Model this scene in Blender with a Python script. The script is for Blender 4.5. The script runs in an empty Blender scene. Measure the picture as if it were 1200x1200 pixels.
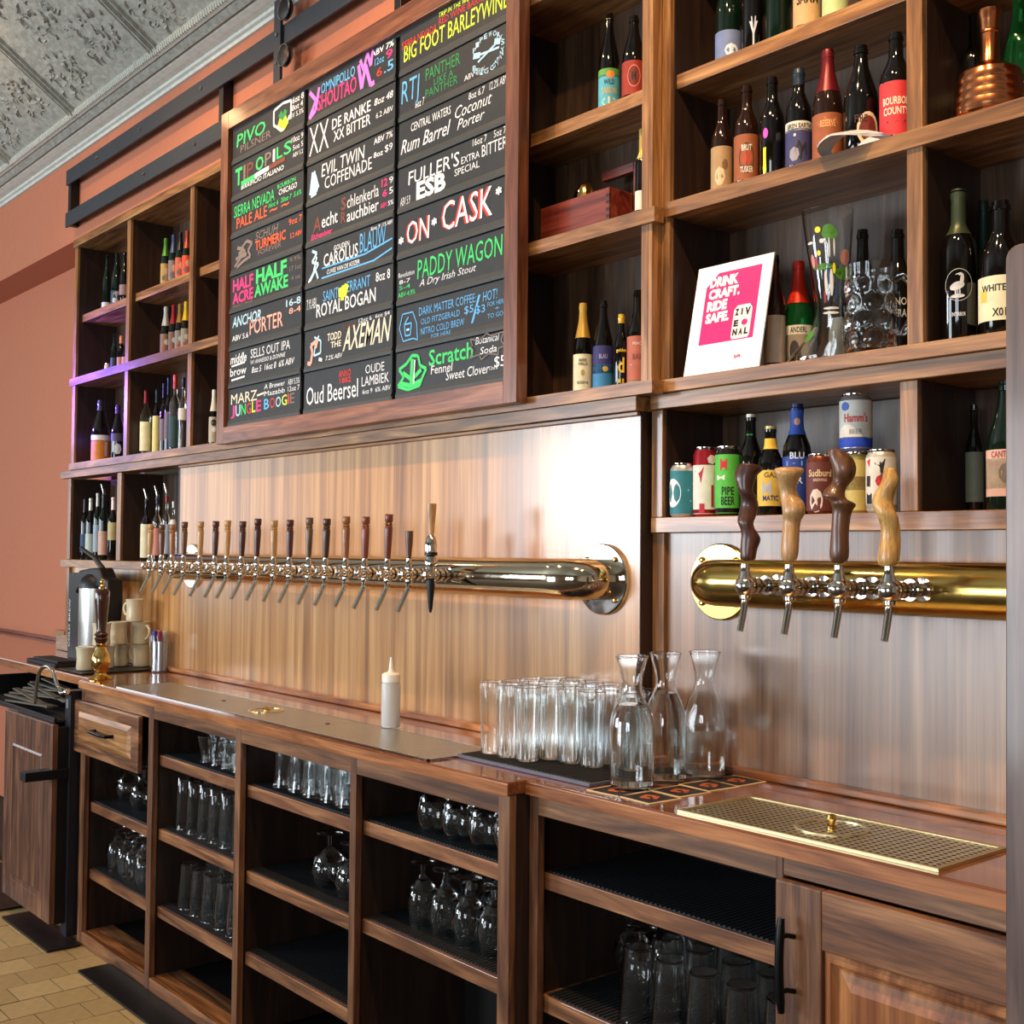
import bpy, math, random
from mathutils import Vector, Matrix
random.seed(7)
S = bpy.context.scene
C = bpy.data.collections.new('bar'); S.collection.children.link(C)
PI = math.pi
# ------------------------------------------------------------------ camera
CAMZ = 1.47
FPX = 1387.6
YAW, PIT, ROL = .870719, .0342454, .00832669
fw = Vector((-math.sin(YAW)*math.cos(PIT), math.cos(YAW)*math.cos(PIT), math.sin(PIT)))
r0 = Vector((math.cos(YAW), math.sin(YAW), 0)); u0 = r0.cross(fw)
rt = math.cos(ROL)*r0 + math.sin(ROL)*u0; up = rt.cross(fw)
cd = bpy.data.cameras.new('camera'); cam = bpy.data.objects.new('camera', cd); C.objects.link(cam)
cam.matrix_world = Matrix(((rt.x, up.x, -fw.x, 0), (rt.y, up.y, -fw.y, 0), (rt.z, up.z, -fw.z, CAMZ), (0, 0, 0, 1)))
cd.sensor_width = 36; cd.lens = FPX/1200*36; cd.clip_start = .05; cd.clip_end = 60
S.camera = cam
# ------------------------------------------------------------------ light
w = bpy.data.worlds.new('world'); S.world = w; w.use_nodes = True
w.node_tree.nodes['Background'].inputs[0].default_value = (.75, .85, 1, 1)
w.node_tree.nodes['Background'].inputs[1].default_value = .3
S.view_settings.view_transform = 'Standard'; S.view_settings.look = 'None'
S.view_settings.gamma = 1; S.view_settings.use_curve_mapping = False
S.view_settings.exposure = 0
S.cycles.max_bounces = 32; S.cycles.transmission_bounces = 32; S.cycles.glossy_bounces = 8; S.cycles.diffuse_bounces = 4
def light(name, kind, loc, tgt, power, col, size=.1, sy=None, spot=None, blend=.4):
    l = bpy.data.lights.new(name, kind); l.energy = power; l.color = col
    if kind == 'AREA':
        l.size = size
        if sy: l.shape = 'RECTANGLE'; l.size_y = sy
    else: l.shadow_soft_size = size
    if kind == 'SPOT': l.spot_size = math.radians(spot); l.spot_blend = blend
    o = bpy.data.objects.new(name, l); C.objects.link(o); o.location = loc
    o.rotation_euler = (Vector(tgt)-Vector(loc)).to_track_quat('-Z', 'Y').to_euler()
    return o
WARM = (1, .62, .30)
# daylight through the street windows (left end and behind the camera)
for wx, wz, e, sx, sz in ((-8.9, 2.1, 130, 1.0, 1.6), (-7.5, 2.1, 170, 1.1, 1.6), (-5.2, 1.3, 80, .8, 2.2), (-3.9, 1.3, 110, .9, 2.2), (.3, 1.9, 60, .9, 1.6), (1.6, 1.9, 60, .9, 1.6)):
    light('daylight_front', 'AREA', (wx, -4.45, wz), (wx*.45, 2, 1.2), e, (.84, .92, 1), sx, sz)
light('daylight_street', 'AREA', (-10.4, -.6, 1.9), (-4, .6, 1.2), 26, (.86, .93, 1), 2.4, 1.6)
# warm track spots over the back bar
for x, e in ((-5.3, 34), (-4.2, 105), (-3.0, 120), (-1.35, 170), (-.6, 80)):
    light('track_spot', 'SPOT', (x, 1.0, 3.75), (x-.05, 2.1, 2.0), e, WARM, .03, spot=95, blend=.9)
light('neon_glow', 'SPOT', (-6.2, 1.5, 2.25), (-5.75, 2.1, 2.24), 210, (.20, .09, 1), .03, spot=76, blend=1)
light('ceiling_lamp', 'POINT', (-5.6, 1.25, 3.72), (0, 0, 0), 5, WARM, .05)

# ------------------------------------------------------------------ helpers
def ray(px, py): return rt*((px-600)/FPX) - up*((py-600)/FPX) + fw
def aty(px, py, Y):
    d = ray(px, py); q = d*(Y/d.y); return Vector((q.x, q.y, q.z+CAMZ))
def atz(px, py, Z):
    d = ray(px, py); q = d*((Z-CAMZ)/d.z); return Vector((q.x, q.y, q.z+CAMZ))
def fdepth(p): return (Vector(p)-Vector((0, 0, CAMZ))).dot(fw)

MATS = {}
def srgb(c):
    return tuple(((v/255)/12.92 if v/255 <= .04045 else ((v/255+.055)/1.055)**2.4) for v in c)
def newmat(name):
    m = bpy.data.materials.new(name); m.use_nodes = True; nt = m.node_tree
    return m, nt, nt.nodes['Principled BSDF']
def plain(c, rough=.5, metal=0, name='paint', coat=0, spec=.5, trans=0, ior=1.45, noise=.06):
    k = (tuple(c), rough, metal, coat, spec, trans, ior)
    if k in MATS: return MATS[k]
    m, nt, b = newmat(name); L = srgb(c)
    b.inputs['Roughness'].default_value = rough; b.inputs['Metallic'].default_value = metal
    b.inputs['Coat Weight'].default_value = coat; b.inputs['Coat Roughness'].default_value = .05
    b.inputs['Specular IOR Level'].default_value = spec
    b.inputs['Transmission Weight'].default_value = trans; b.inputs['IOR'].default_value = ior
    if trans > 0 or metal > 0:
        b.inputs['Base Color'].default_value = (*L, 1)
    else:
        tc = nt.nodes.new('ShaderNodeTexCoord'); n = nt.nodes.new('ShaderNodeTexNoise'); n.inputs['Scale'].default_value = 35
        r = nt.nodes.new('ShaderNodeValToRGB')
        r.color_ramp.elements[0].position = .3; r.color_ramp.elements[1].position = .7
        r.color_ramp.elements[0].color = (*[v*(1-noise) for v in L], 1); r.color_ramp.elements[1].color = (*[min(1, v*(1+noise)) for v in L], 1)
        nt.links.new(tc.outputs['Object'], n.inputs['Vector']); nt.links.new(n.outputs['Fac'], r.inputs[0]); nt.links.new(r.outputs[0], b.inputs['Base Color'])
    MATS[k] = m; return m
def wood(name, dark, mid, lite, axis='x', rough=.35, coat=.2, scale=1., rnd=.35, croug=.12, contrast=1., g=(26, 2.4, 230, 9), fine=.3):
    m, nt, b = newmat(name); N = nt.nodes.new; Lk = nt.links.new
    tc = N('ShaderNodeTexCoord'); oi = N('ShaderNodeObjectInfo')
    off = N('ShaderNodeVectorMath'); off.operation = 'MULTIPLY_ADD'
    cmb = N('ShaderNodeCombineXYZ')
    for i in range(3): Lk(oi.outputs['Random'], cmb.inputs[i])
    off.inputs[1].default_value = (13, 17, 11); Lk(cmb.outputs[0], off.inputs[0]); Lk(tc.outputs['Object'], off.inputs[2])
    def mp(perp, along):
        q = N('ShaderNodeMapping'); s = [perp*scale]*3; s['xyz'.index(axis)] = along*scale
        q.inputs['Scale'].default_value = s; Lk(off.outputs[0], q.inputs[0]); return q
    a = N('ShaderNodeTexNoise'); a.inputs['Scale'].default_value = 1; a.inputs['Detail'].default_value = 5; a.inputs['Distortion'].default_value = 1.2
    Lk(mp(g[0], g[1]).outputs[0], a.inputs['Vector'])
    f = N('ShaderNodeTexNoise'); f.inputs['Scale'].default_value = 1; f.inputs['Detail'].default_value = 3
    Lk(mp(g[2], g[3]).outputs[0], f.inputs['Vector'])
    r = N('ShaderNodeValToRGB'); e = r.color_ramp.elements
    e[0].position = .5-.2/contrast; e[1].position = .5+.2/contrast; e[0].color = (*srgb(dark), 1); e[1].color = (*srgb(lite), 1)
    x = e.new(.5); x.color = (*srgb(mid), 1)
    Lk(a.outputs['Fac'], r.inputs[0])
    fr = N('ShaderNodeMapRange'); fr.inputs[1].default_value = .3; fr.inputs[2].default_value = .7; fr.inputs[3].default_value = 1-fine; fr.inputs[4].default_value = 1+fine*.5
    Lk(f.outputs['Fac'], fr.inputs[0])
    hv = N('ShaderNodeMapRange'); hv.inputs[3].default_value = 1-rnd*.5; hv.inputs[4].default_value = 1+rnd*.4; Lk(oi.outputs['Random'], hv.inputs[0])
    mu = N('ShaderNodeMath'); mu.operation = 'MULTIPLY'; Lk(fr.outputs[0], mu.inputs[0]); Lk(hv.outputs[0], mu.inputs[1])
    vm = N('ShaderNodeVectorMath'); vm.operation = 'SCALE'; Lk(r.outputs[0], vm.inputs[0]); Lk(mu.outputs[0], vm.inputs['Scale'])
    Lk(vm.outputs[0], b.inputs['Base Color'])
    bp = N('ShaderNodeBump'); bp.inputs['Strength'].default_value = .12; bp.inputs['Distance'].default_value = .001; Lk(f.outputs['Fac'], bp.inputs['Height']); Lk(bp.outputs[0], b.inputs['Normal'])
    b.inputs['Roughness'].default_value = rough; b.inputs['Coat Weight'].default_value = coat; b.inputs['Coat Roughness'].default_value = croug
    return m
def scratchy(name, c, metal, rough, rscale=40, spread=.15):
    m, nt, b = newmat(name); N = nt.nodes.new
    tc = N('ShaderNodeTexCoord'); n = N('ShaderNodeTexNoise'); n.inputs['Scale'].default_value = rscale; n.inputs['Detail'].default_value = 4
    nt.links.new(tc.outputs['Object'], n.inputs['Vector'])
    mr = N('ShaderNodeMapRange'); mr.inputs[1].default_value = .35; mr.inputs[2].default_value = .65; mr.inputs[3].default_value = rough; mr.inputs[4].default_value = rough+spread
    nt.links.new(n.outputs['Fac'], mr.inputs[0]); nt.links.new(mr.outputs[0], b.inputs['Roughness'])
    b.inputs['Base Color'].default_value = (*srgb(c), 1); b.inputs['Metallic'].default_value = metal
    return m

W_X = wood('walnut_horizontal', (96, 62, 32), (144, 98, 54), (184, 136, 82), 'x', .38, .25)
W_Z = wood('walnut_vertical', (96, 63, 35), (140, 96, 54), (180, 133, 82), 'z', .38, .25)
W_SHADE = wood('walnut_shaded', (34, 21, 15), (46, 29, 20), (60, 39, 27), 'z', .5, .1, rnd=.1)  # walnut with the shade of recessed faces put into its colour
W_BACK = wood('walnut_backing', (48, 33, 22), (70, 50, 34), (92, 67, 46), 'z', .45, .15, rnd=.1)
W_PANEL2 = wood('walnut_veneer_grey', (104, 74, 52), (136, 102, 76), (166, 130, 100), 'z', .32, .4, .9, rnd=.05, croug=.22, contrast=1., g=(18, .5, 200, 3), fine=.25)
W_PANEL = wood('walnut_veneer', (140, 94, 50), (182, 130, 76), (212, 164, 106), 'z', .3, .8, .9, rnd=.05, croug=.2, contrast=.95, g=(20, .5, 200, 3), fine=.2)
W_TOP = wood('worktop_walnut', (104, 56, 30), (138, 82, 48), (164, 106, 66), 'x', .16, .7, .7, rnd=.1, croug=.05)
W_EDGE = wood('worktop_edge', (116, 64, 34), (164, 102, 56), (200, 136, 82), 'x', .3, .5, .8, rnd=.15)
W_BX = wood('cabinet_rail', (78, 46, 28), (124, 80, 50), (168, 118, 76), 'x', .35, .3)
W_BZ = wood('cabinet_stile', (70, 42, 28), (108, 70, 46), (146, 102, 68), 'z', .35, .3)
W_RED = wood('mahogany', (70, 22, 14), (110, 40, 26), (140, 62, 42), 'x', .3, .4)
BLACK = plain((9, 10, 14), .45, name='black_plastic'); BLK2 = plain((20, 22, 26), .7, name='black_rubber')
STEELBLK = plain((42, 48, 56), .5, name='black_steel')
CHROME = scratchy('chrome', (214, 210, 204), 1, .04, 25, .06)
NICKEL = scratchy('nickel', (226, 214, 190), 1, .05, 12, .05)
BRASS = scratchy('brass', (188, 160, 88), 1, .12, 9, .12)
GOLD = scratchy('polished_gold', (224, 188, 112), 1, .08, 20, .1)
COPPER = scratchy('copper', (204, 128, 84), 1, .13, 20, .12)
STEEL = scratchy('stainless', (214, 212, 206), 1, .3, 8, .08)
GLASS = plain((250, 252, 252), 0, name='clear_glass', trans=1, ior=1.52)
WATER = plain((250, 252, 250), 0, name='water', trans=1, ior=1.33)
GDARK = plain((10, 8, 7), .06, name='dark_glass', coat=.3); GGREEN = plain((8, 26, 16), .06, name='green_glass', coat=.3)
GGRN2 = plain((40, 150, 70), .02, name='bright_green_glass', trans=.85); GBROWN = plain((34, 16, 8), .06, name='brown_glass', coat=.3)
ORANGE = plain((180, 110, 80), .75, name='orange_paint', noise=.03)
TIN = plain((150, 150, 140), .5, name='tin_paint', metal=0, coat=.0, noise=.16)
_n = TIN.node_tree; _t = _n.nodes.new('ShaderNodeTexNoise'); _t.inputs['Scale'].default_value = 24; _t.inputs['Detail'].default_value = 4; _b = _n.nodes.new('ShaderNodeBump'); _b.inputs['Distance'].default_value = .02; _b.inputs['Strength'].default_value = .5
_c = _n.nodes.new('ShaderNodeTexCoord'); _n.links.new(_c.outputs['Object'], _t.inputs['Vector']); _n.links.new(_t.outputs['Fac'], _b.inputs['Height']); _n.links.new(_b.outputs[0], _n.nodes['Principled BSDF'].inputs['Normal'])
CORN = plain((196, 200, 190), .5, name='cornice_paint', noise=.1)
MUGM = plain((206, 194, 162), .25, name='cream_china', coat=.4, noise=.02)

class MB:
    def __init__(s): s.v = []; s.f = []; s.m = []; s.mi = 0
    def add(s, vs, fs):
        o = len(s.v); s.v += [tuple(p) for p in vs]; s.f += [tuple(i+o for i in f) for f in fs]; s.m += [s.mi]*len(fs); return s
    def box(s, x0, x1, y0, y1, z0, z1):
        vs = [(x, y, z) for x in (x0, x1) for y in (y0, y1) for z in (z0, z1)]
        return s.add(vs, [(0, 1, 3, 2), (4, 6, 7, 5), (0, 4, 5, 1), (2, 3, 7, 6), (0, 2, 6, 4), (1, 5, 7, 3)])
    def lathe(s, prof, c=(0, 0, 0), n=24, ax='z', a0=0, a1=2*PI, dirv=None):
        full = abs(a1-a0-2*PI) < 1e-6; k = n if full else n+1; vs = []
        for r, h in prof:
            for i in range(k):
                a = a0+(a1-a0)*i/n; x, y, z = r*math.cos(a), r*math.sin(a), h
                if ax == 'y': x, y, z = x, z, y
                if ax == 'x': x, y, z = z, x, y
                vs.append((x+c[0], y+c[1], z+c[2]))
        fs = []
        for j in range(len(prof)-1):
            for i in range(n if full else n):
                i2 = (i+1) % k
                q = (j*k+i, j*k+i2, (j+1)*k+i2, (j+1)*k+i)
                fs.append(q if ax != 'y' else q[::-1])
        return s.add(vs, fs)
    def disc(s, c, r, n=24, ax='z', flip=False):
        vs = []
        for i in range(n):
            a = 2*PI*i/n; p = {'z': (math.cos(a), math.sin(a), 0), 'y': (math.cos(a), 0, math.sin(a)), 'x': (0, math.cos(a), math.sin(a))}[ax]
            vs.append(tuple(c[k]+r*p[k] for k in range(3)))
        return s.add(vs, [tuple(range(n))[::-1] if flip else tuple(range(n))])
    def tube(s, pts, r, n=12, cap=True):
        pts = [Vector(p) for p in pts]; R = r if isinstance(r, (list, tuple)) else [r]*len(pts); vs = []
        t = (pts[1]-pts[0]).normalized(); ref = Vector((0, 0, 1)) if abs(t.z) < .9 else Vector((1, 0, 0)); a = t.cross(ref).normalized()
        for i, p in enumerate(pts):
            t = ((pts[min(i+1, len(pts)-1)]-pts[max(i-1, 0)])).normalized(); a = (a-t*a.dot(t)).normalized(); b = t.cross(a)
            for k in range(n): vs.append(p+(a*math.cos(2*PI*k/n)+b*math.sin(2*PI*k/n))*R[i])
        fs = [(i*n+k, i*n+(k+1) % n, (i+1)*n+(k+1) % n, (i+1)*n+k) for i in range(len(pts)-1) for k in range(n)]
        if cap: fs += [tuple(range(n))[::-1], tuple(range((len(pts)-1)*n, len(pts)*n))]
        return s.add(vs, fs)
    def prism(s, poly, y0, y1):     # polygon in x,z extruded along y
        n = len(poly); vs = [(x, y0, z) for x, z in poly]+[(x, y1, z) for x, z in poly]
        return s.add(vs, [tuple(range(n)), tuple(range(n, 2*n))[::-1]]+[(i, i+n, (i+1) % n+n, (i+1) % n) for i in range(n)])
    def build(s, name, mats, parent=None, smooth=False, bevel=0, kind=None, label=None, sharp=True):
        me = bpy.data.meshes.new(name); off = Vector(parent_world(parent)) if parent else Vector((0, 0, 0))
        me.from_pydata([Vector(p)-off for p in s.v], [], s.f); me.update()
        mats = mats if isinstance(mats, (list, tuple)) else [mats]
        for mm in mats: me.materials.append(mm)
        me.polygons.foreach_set('material_index', s.m)
        if smooth:
            me.polygons.foreach_set('use_smooth', [True]*len(me.polygons))
            try: me.set_sharp_from_angle(angle=math.radians(38))
            except Exception: pass
        o = bpy.data.objects.new(name, me); C.objects.link(o)
        if parent: o.parent = parent
        if bevel:
            b = o.modifiers.new('bevel', 'BEVEL'); b.width = bevel; b.segments = 2; b.limit_method = 'ANGLE'
        if kind: o['kind'] = kind
        if label: o['label'] = label
        return o
def parent_world(o):
    p = Vector((0, 0, 0))
    while o: p += o.location; o = o.parent
    return p
def tag(o, label, cat, group=None, kind=None):
    o['label'] = label; o['category'] = cat
    if group: o['group'] = group
    if kind: o['kind'] = kind
    return o
def thing(name, label, cat, loc=(0, 0, 0), group=None):
    o = bpy.data.objects.new(name, None); C.objects.link(o); o.location = loc; o.empty_display_size = .05
    return tag(o, label, cat, group)
def bx(name, m, parent, *b, bevel=.0015, label=None): return MB().box(*b).build(name, m, parent, bevel=bevel, label=label)
def solid(name, mb, m, label, cat, group=None, kind=None, smooth=False, bevel=0):
    # thing that is one mesh, origin moved to its base centre
    xs = [p[0] for p in mb.v]; ys = [p[1] for p in mb.v]; zs = [p[2] for p in mb.v]
    c = Vector(((min(xs)+max(xs))/2, (min(ys)+max(ys))/2, min(zs)))
    mb.v = [tuple(Vector(p)-c) for p in mb.v]; o = mb.build(name, m, None, smooth, bevel); o.location = c
    return tag(o, label, cat, group, kind)
def copy_tree(o, parent=None):
    c = o.copy(); C.objects.link(c); c.parent = parent
    for ch in o.children: copy_tree(ch, c)
    return c
# text: outlines of the built-in font turned into flat mesh, fitted to a box
TX = {}
def txt(s, bold=0, shear=0):
    k = (s, bold, shear)
    if k not in TX:
        cu = bpy.data.curves.new('t', 'FONT'); cu.body = s; cu.resolution_u = 2; cu.offset = bold; cu.shear = shear; cu.size = 1
        o = bpy.data.objects.new('t', cu); C.objects.link(o); bpy.context.view_layer.update()
        me = bpy.data.meshes.new_from_object(o.evaluated_get(bpy.context.evaluated_depsgraph_get()))
        vs = [(v.co.x, v.co.y) for v in me.vertices]; fs = [tuple(p.vertices) for p in me.polygons]
        C.objects.unlink(o); bpy.data.objects.remove(o); bpy.data.curves.remove(cu); bpy.data.meshes.remove(me)
        x0, x1 = min(v[0] for v in vs), max(v[0] for v in vs); y0, y1 = min(v[1] for v in vs), max(v[1] for v in vs)
        TX[k] = ([((a-x0)/(x1-x0), (b-y0)/(y1-y0)) for a, b in vs], fs, (x1-x0)/max(y1-y0, 1e-6))
    return TX[k]
def text_on(mb, s, fn, box, bold=.01, shear=0):
    """box=(u0,v0,u1,v1); fn maps (u,v)->3D point"""
    vs, fs, asp = txt(s, bold, shear); u0, v0, u1, v1 = box
    mb.add([fn(u0+(u1-u0)*a, v0+(v1-v0)*b) for a, b in vs], fs)

# ------------------------------------------------------------------ room shell
FZ = -.02
mb = MB().box(-11, 4, -5, 2.6, FZ-.1, FZ-.012); solid('floor', mb, plain((70, 54, 34), .9, name='grout'), 'grout bed of the tiled bar floor', 'floor', kind='structure')
floor = C.objects['floor']
TILE = [plain(c, .55, name='floor_tile', noise=.08) for c in ((176, 150, 104), (170, 144, 98), (182, 156, 110), (166, 140, 96))]
tm = {}
def tile_mesh(i):
    if i not in tm:
        b = MB().box(-.0677, .0677, -.0706, .0706, -.012, 0); me = bpy.data.meshes.new('tile'); me.from_pydata(b.v, [], b.f); me.materials.append(TILE[i]); tm[i] = me
    return tm[i]
n = 0
for ci in range(-16, 8):
    X = -4.13+.14*ci*1.0
    for k in range(0, 14):
        Y = 1.39+.0725*(ci % 2)-.145*k+.145*3
        if Y > 1.9 or Y < .2: continue
        p = Vector((X, Y, 0)); d = fdepth(p)
        q = Vector((X, Y, FZ))-Vector((0, 0, CAMZ)); sx = 600+FPX*q.dot(rt)/q.dot(fw); sy = 600-FPX*q.dot(up)/q.dot(fw)
        if not (-60 < sx < 300 and 1010 < sy < 1260) or n >= 298: continue
        o = bpy.data.objects.new('tile', tile_mesh(random.randrange(4))); C.objects.link(o); o.parent = floor
        o.location = Vector((X, Y, FZ+random.uniform(-.0008, .0008)))-floor.location; n += 1
wl = []
def wall(name, label, *b, m=ORANGE):
    return solid(name, MB().box(*b), m, label, 'wall', kind='structure')
wall('wall_back', 'orange painted wall band above the shelving', -11, 4, 2.09, 2.75, 3.0, 3.6)
wall('wall_back_recess', 'recessed orange painted wall left of the shelving', -11, -5.85, 2.29, 2.4, FZ, 3.0)
C.objects['wall_back_recess'].name = 'wall_left'
BUFF = plain((176, 160, 140), .8, name='buff_paint')
mb = MB()
mb.box(-11, 4, 2.42, 2.5, FZ, 3.0); solid('wall_rear', mb, BUFF, 'wall behind the shelving units', 'wall', kind='structure')
wall('wall_right', 'painted side wall at the far right of the room', 3.9, 4.0, -5, 2.42, FZ, 4.4, m=BUFF)
def windowed(name, label, axis, c0, c1, a0, a1, holes, m=BUFF):
    mb = MB(); edges = sorted(set([a0, a1]+[h for q in holes for h in q]))
    for i in range(len(edges)-1):
        e0, e1 = edges[i], edges[i+1]; hole = any(abs(e0-q[0]) < 1e-6 for q in holes)
        for z0, z1 in (((FZ, .95), (3.0, 4.5)) if hole else ((FZ, 4.5),)):
            if axis == 'x': mb.box(c0, c1, e0, e1, z0, z1)
            else: mb.box(e0, e1, c0, c1, z0, z1)
    solid(name, mb, m, label, 'wall', kind='structure')
windowed('wall_street', 'street side wall with a wide window at the left end of the room', 'x', -10.9, -10.6, -5, 2.29, [(-2.0, .8)])
windowed('wall_front', 'wall with three wide windows behind the camera', 'y', -5.0, -4.7, -10.6, 3.9, [(-9.5, -6.5), (-5.7, -3.1), (-.3, 2.3)])
nw = 1
for (x, y0, y1) in ((-10.75, -2.0, .8),):
    t = thing('window_%d' % nw, 'wide street window at the left end of the room', 'window', (x, (y0+y1)/2, .95)); t['kind'] = 'structure'; nw += 1
    for k in range(3):
        yy = y0+(y1-y0)*k/2; bx('mullion', BLACK, t, x-.03, x+.03, yy-.03, yy+.03, .95, 3.0)
for (x0, x1, wn) in ((-9.5, -6.5, 'leftmost'), (-5.7, -3.1, 'middle'), (-.3, 2.3, 'rightmost')):
    t = thing('window_%d' % nw, 'wide window behind the camera, %s of three' % wn, 'window', ((x0+x1)/2, -4.85, .95)); t['kind'] = 'structure'; nw += 1
    for k in range(4):
        xx = x0+(x1-x0)*k/3; bx('mullion', BLACK, t, xx-.03, xx+.03, -4.88, -4.82, .95, 3.0)
solid('ceiling', MB().box(-11, 4, -5, 1.1, 4.09, 4.2), TIN, 'flat grey part of the ceiling', 'ceiling', kind='structure')
# sloping pressed-tin cove: panels between double ridged seams
cove = thing('ceiling_cove', 'sloping pressed tin ceiling with floral relief', 'ceiling', (-5, 1.95, 3.49)); cove['kind'] = 'structure'
sl = .7; Lc = 1.25; un = Vector((0, -1, sl)).normalized(); nn = Vector((0, -sl, -1)).normalized()  # nn points into room
def cp(x, s, h): return Vector((x, 1.95, 3.49))+un*s+nn*h
for k in range(-5, 7):
    x0 = -5.49+.915*k
    if x0 > 2.5: continue
    mb = MB()
    mb.add([cp(x0, -.05, 0), cp(x0+.915, -.05, 0), cp(x0+.915, Lc, 0), cp(x0, Lc, 0), cp(x0, -.05, -.02), cp(x0+.915, -.05, -.02), cp(x0+.915, Lc, -.02), cp(x0, Lc, -.02)],
           [(0, 3, 2, 1), (4, 5, 6, 7), (0, 1, 5, 4), (1, 2, 6, 5), (2, 3, 7, 6), (3, 0, 4, 7)])
    pnl = mb.build('tin_panel', TIN, cove)
    mb = MB()
    for dx, wd, hh in ((-.032, .008, .014), (-.004, .010, .018), (.030, .008, .014)):
        mb.add([cp(x0+dx-wd, 0, 0), cp(x0+dx-wd*.4, 0, hh), cp(x0+dx+wd*.4, 0, hh), cp(x0+dx+wd, 0, 0), cp(x0+dx-wd, Lc, 0), cp(x0+dx-wd*.4, Lc, hh), cp(x0+dx+wd*.4, Lc, hh), cp(x0+dx+wd, Lc, 0)],
               [(0, 1, 5, 4), (1, 2, 6, 5), (2, 3, 7, 6)])
    mb.build('seam_ridge', TIN, pnl)
    if x0 > -3.6 or x0 < -8: continue
    mb = MB(); rs = random.Random(k+50)
    for (cx, cs) in ((.23, .16), (.66, .20), (.42, .38), (.2, .6), (.7, .62), (.45, .82), (.22, 1.02), (.72, 1.02)):
        for q in range(60):
            a = rs.uniform(0, 2*PI); rr = .13*math.sqrt(rs.uniform(.0, 1)); ln = rs.uniform(.022, .05); wdt = rs.uniform(.006, .012)
            px, ps = x0+cx+rr*math.cos(a)*1.25, cs+rr*math.sin(a)*.8; b = a+rs.choice((-.9, .9))+rs.uniform(-.3, .3)
            vs = []; seg = 4
            for i in range(seg+1):
                t_ = i/seg; ww = wdt*math.sin(PI*(.08+.9*t_)); bb = b+t_*1.1
                X_, S_ = px+math.cos(bb)*ln*t_, ps+math.sin(bb)*ln*t_; ox, os_ = -math.sin(bb)*ww, math.cos(bb)*ww
                vs += [cp(X_+ox, S_+os_, -.001), cp(X_, S_, .003+.006*math.sin(PI*t_)), cp(X_-ox, S_-os_, -.001)]
            fs = []
            for i in range(seg):
                fs += [(3*i, 3*i+1, 3*i+4, 3*i+3), (3*i+1, 3*i+2, 3*i+5, 3*i+4)]
            mb.add(vs, fs)
    mb.build('floral_relief', TIN, pnl, kind='stuff')
# cornice
prof = [(2.10, 3.425), (2.078, 3.425), (2.074, 3.437), (2.062, 3.441), (2.06, 3.452), (2.035, 3.456), (2.01, 3.463), (1.995, 3.475), (1.99, 3.484), (1.968, 3.486), (1.955, 3.478), (1.938, 3.482), (1.932, 3.494), (1.940, 3.506), (1.96, 3.51), (2.12, 3.52)]
mb = MB(); npf = len(prof); mb.add([(x, y, z) for x in (-10.6, 3.9) for y, z in prof], [(i, i+1, npf+i+1, npf+i) for i in range(npf-1)])
cor = mb.build('trim_1', CORN); tag(cor, 'pale grey moulded cornice along the sloping ceiling', 'trim', kind='structure')
mb = MB()
for i in range(330):
    x = -8.5+i*.02; mb.tube([(x, 1.936, 3.480), (x+.009, 1.928, 3.497), (x+.016, 1.938, 3.511)], .006, 6)
mb.build('rope_bead', CORN, cor, kind='stuff')

# ------------------------------------------------------------------ steel rails on the wall
t = thing('sliding_rail', 'dark steel double flat rail bolted on the orange wall above the shelves', 'rail', (-4.5, 2.04, 3.05))
bx('rail_bar', STEELBLK, t, -5.855, -2.0, 2.035, 2.045, 3.262, 3.335)
bx('rail_bar', STEELBLK, t, -5.855, -2.0, 2.035, 2.045, 3.052, 3.124)
for x in (-5.835, -4.2, -3.0): bx('standoff', BLACK, t, x-.018, x+.018, 2.046, 2.089, 3.06, 3.33)
bx('hanger_strap', STEELBLK, t, -3.742, -3.695, 2.022, 2.034, 3.131, 3.43)
for z in (3.37, 3.205):
    wmb = MB().lathe([(0, -.012), (.030, -.012), (.038, -.006), (.030, 0), (.038, .006), (.030, .012), (0, .012)], (-3.655, 2.022, z), 28, 'y')
    wh = wmb.build('track_wheel', BLACK, t, smooth=True); MB().lathe([(.036, -.013), (.039, -.013), (.039, -.009), (.036, -.013)], (-3.655, 2.022, z), 28, 'y').build('bright_rim', CHROME, wh, smooth=True)
for x, z in ((-3.718, 3.30), (-3.718, 3.20), (-5.45, 3.30), (-4.95, 3.30), (-4.9, 3.09), (-4.4, 3.09), (-4.35, 3.30)):
    MB().lathe([(0, -.006), (.007, -.005), (.008, 0)], (x, 2.034 if x < -3.8 else 2.021, z), 8, 'y').build('bolt', CHROME, t)

# ------------------------------------------------------------------ shelving
YL, YR = 2.075, 2.11
def shelf(parent, x0, x1, yf, yb, z1, th=.036, m=None): return bx('shelf', m or W_X, parent, x0, x1, yf, yb, z1-th, z1)
t = thing('shelving_unit', 'tall walnut bottle shelving reaching from the orange wall past the chalkboard', 'shelving', (-3.9, 2.18, 1.885))
bx('side_panel', W_Z, t, -5.82, -5.785, YL, 2.29, 1.885, 2.95)
for x in (-5.17, -4.52, -3.87, -3.22, -2.56): bx('divider', W_Z, t, x, x+.036, YL, 2.285, 1.885, 2.95)
bx('side_panel', W_Z, t, -1.984, -1.9615, YL, 2.275, 1.885, 2.95); bx('front_stile', W_Z, t, -1.9612, -1.948, YL, 2.108, 1.885, 2.95)
bx('back_panel', W_BACK, t, -5.785, -1.984, 2.275, 2.288, 1.885, 2.95)
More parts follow.
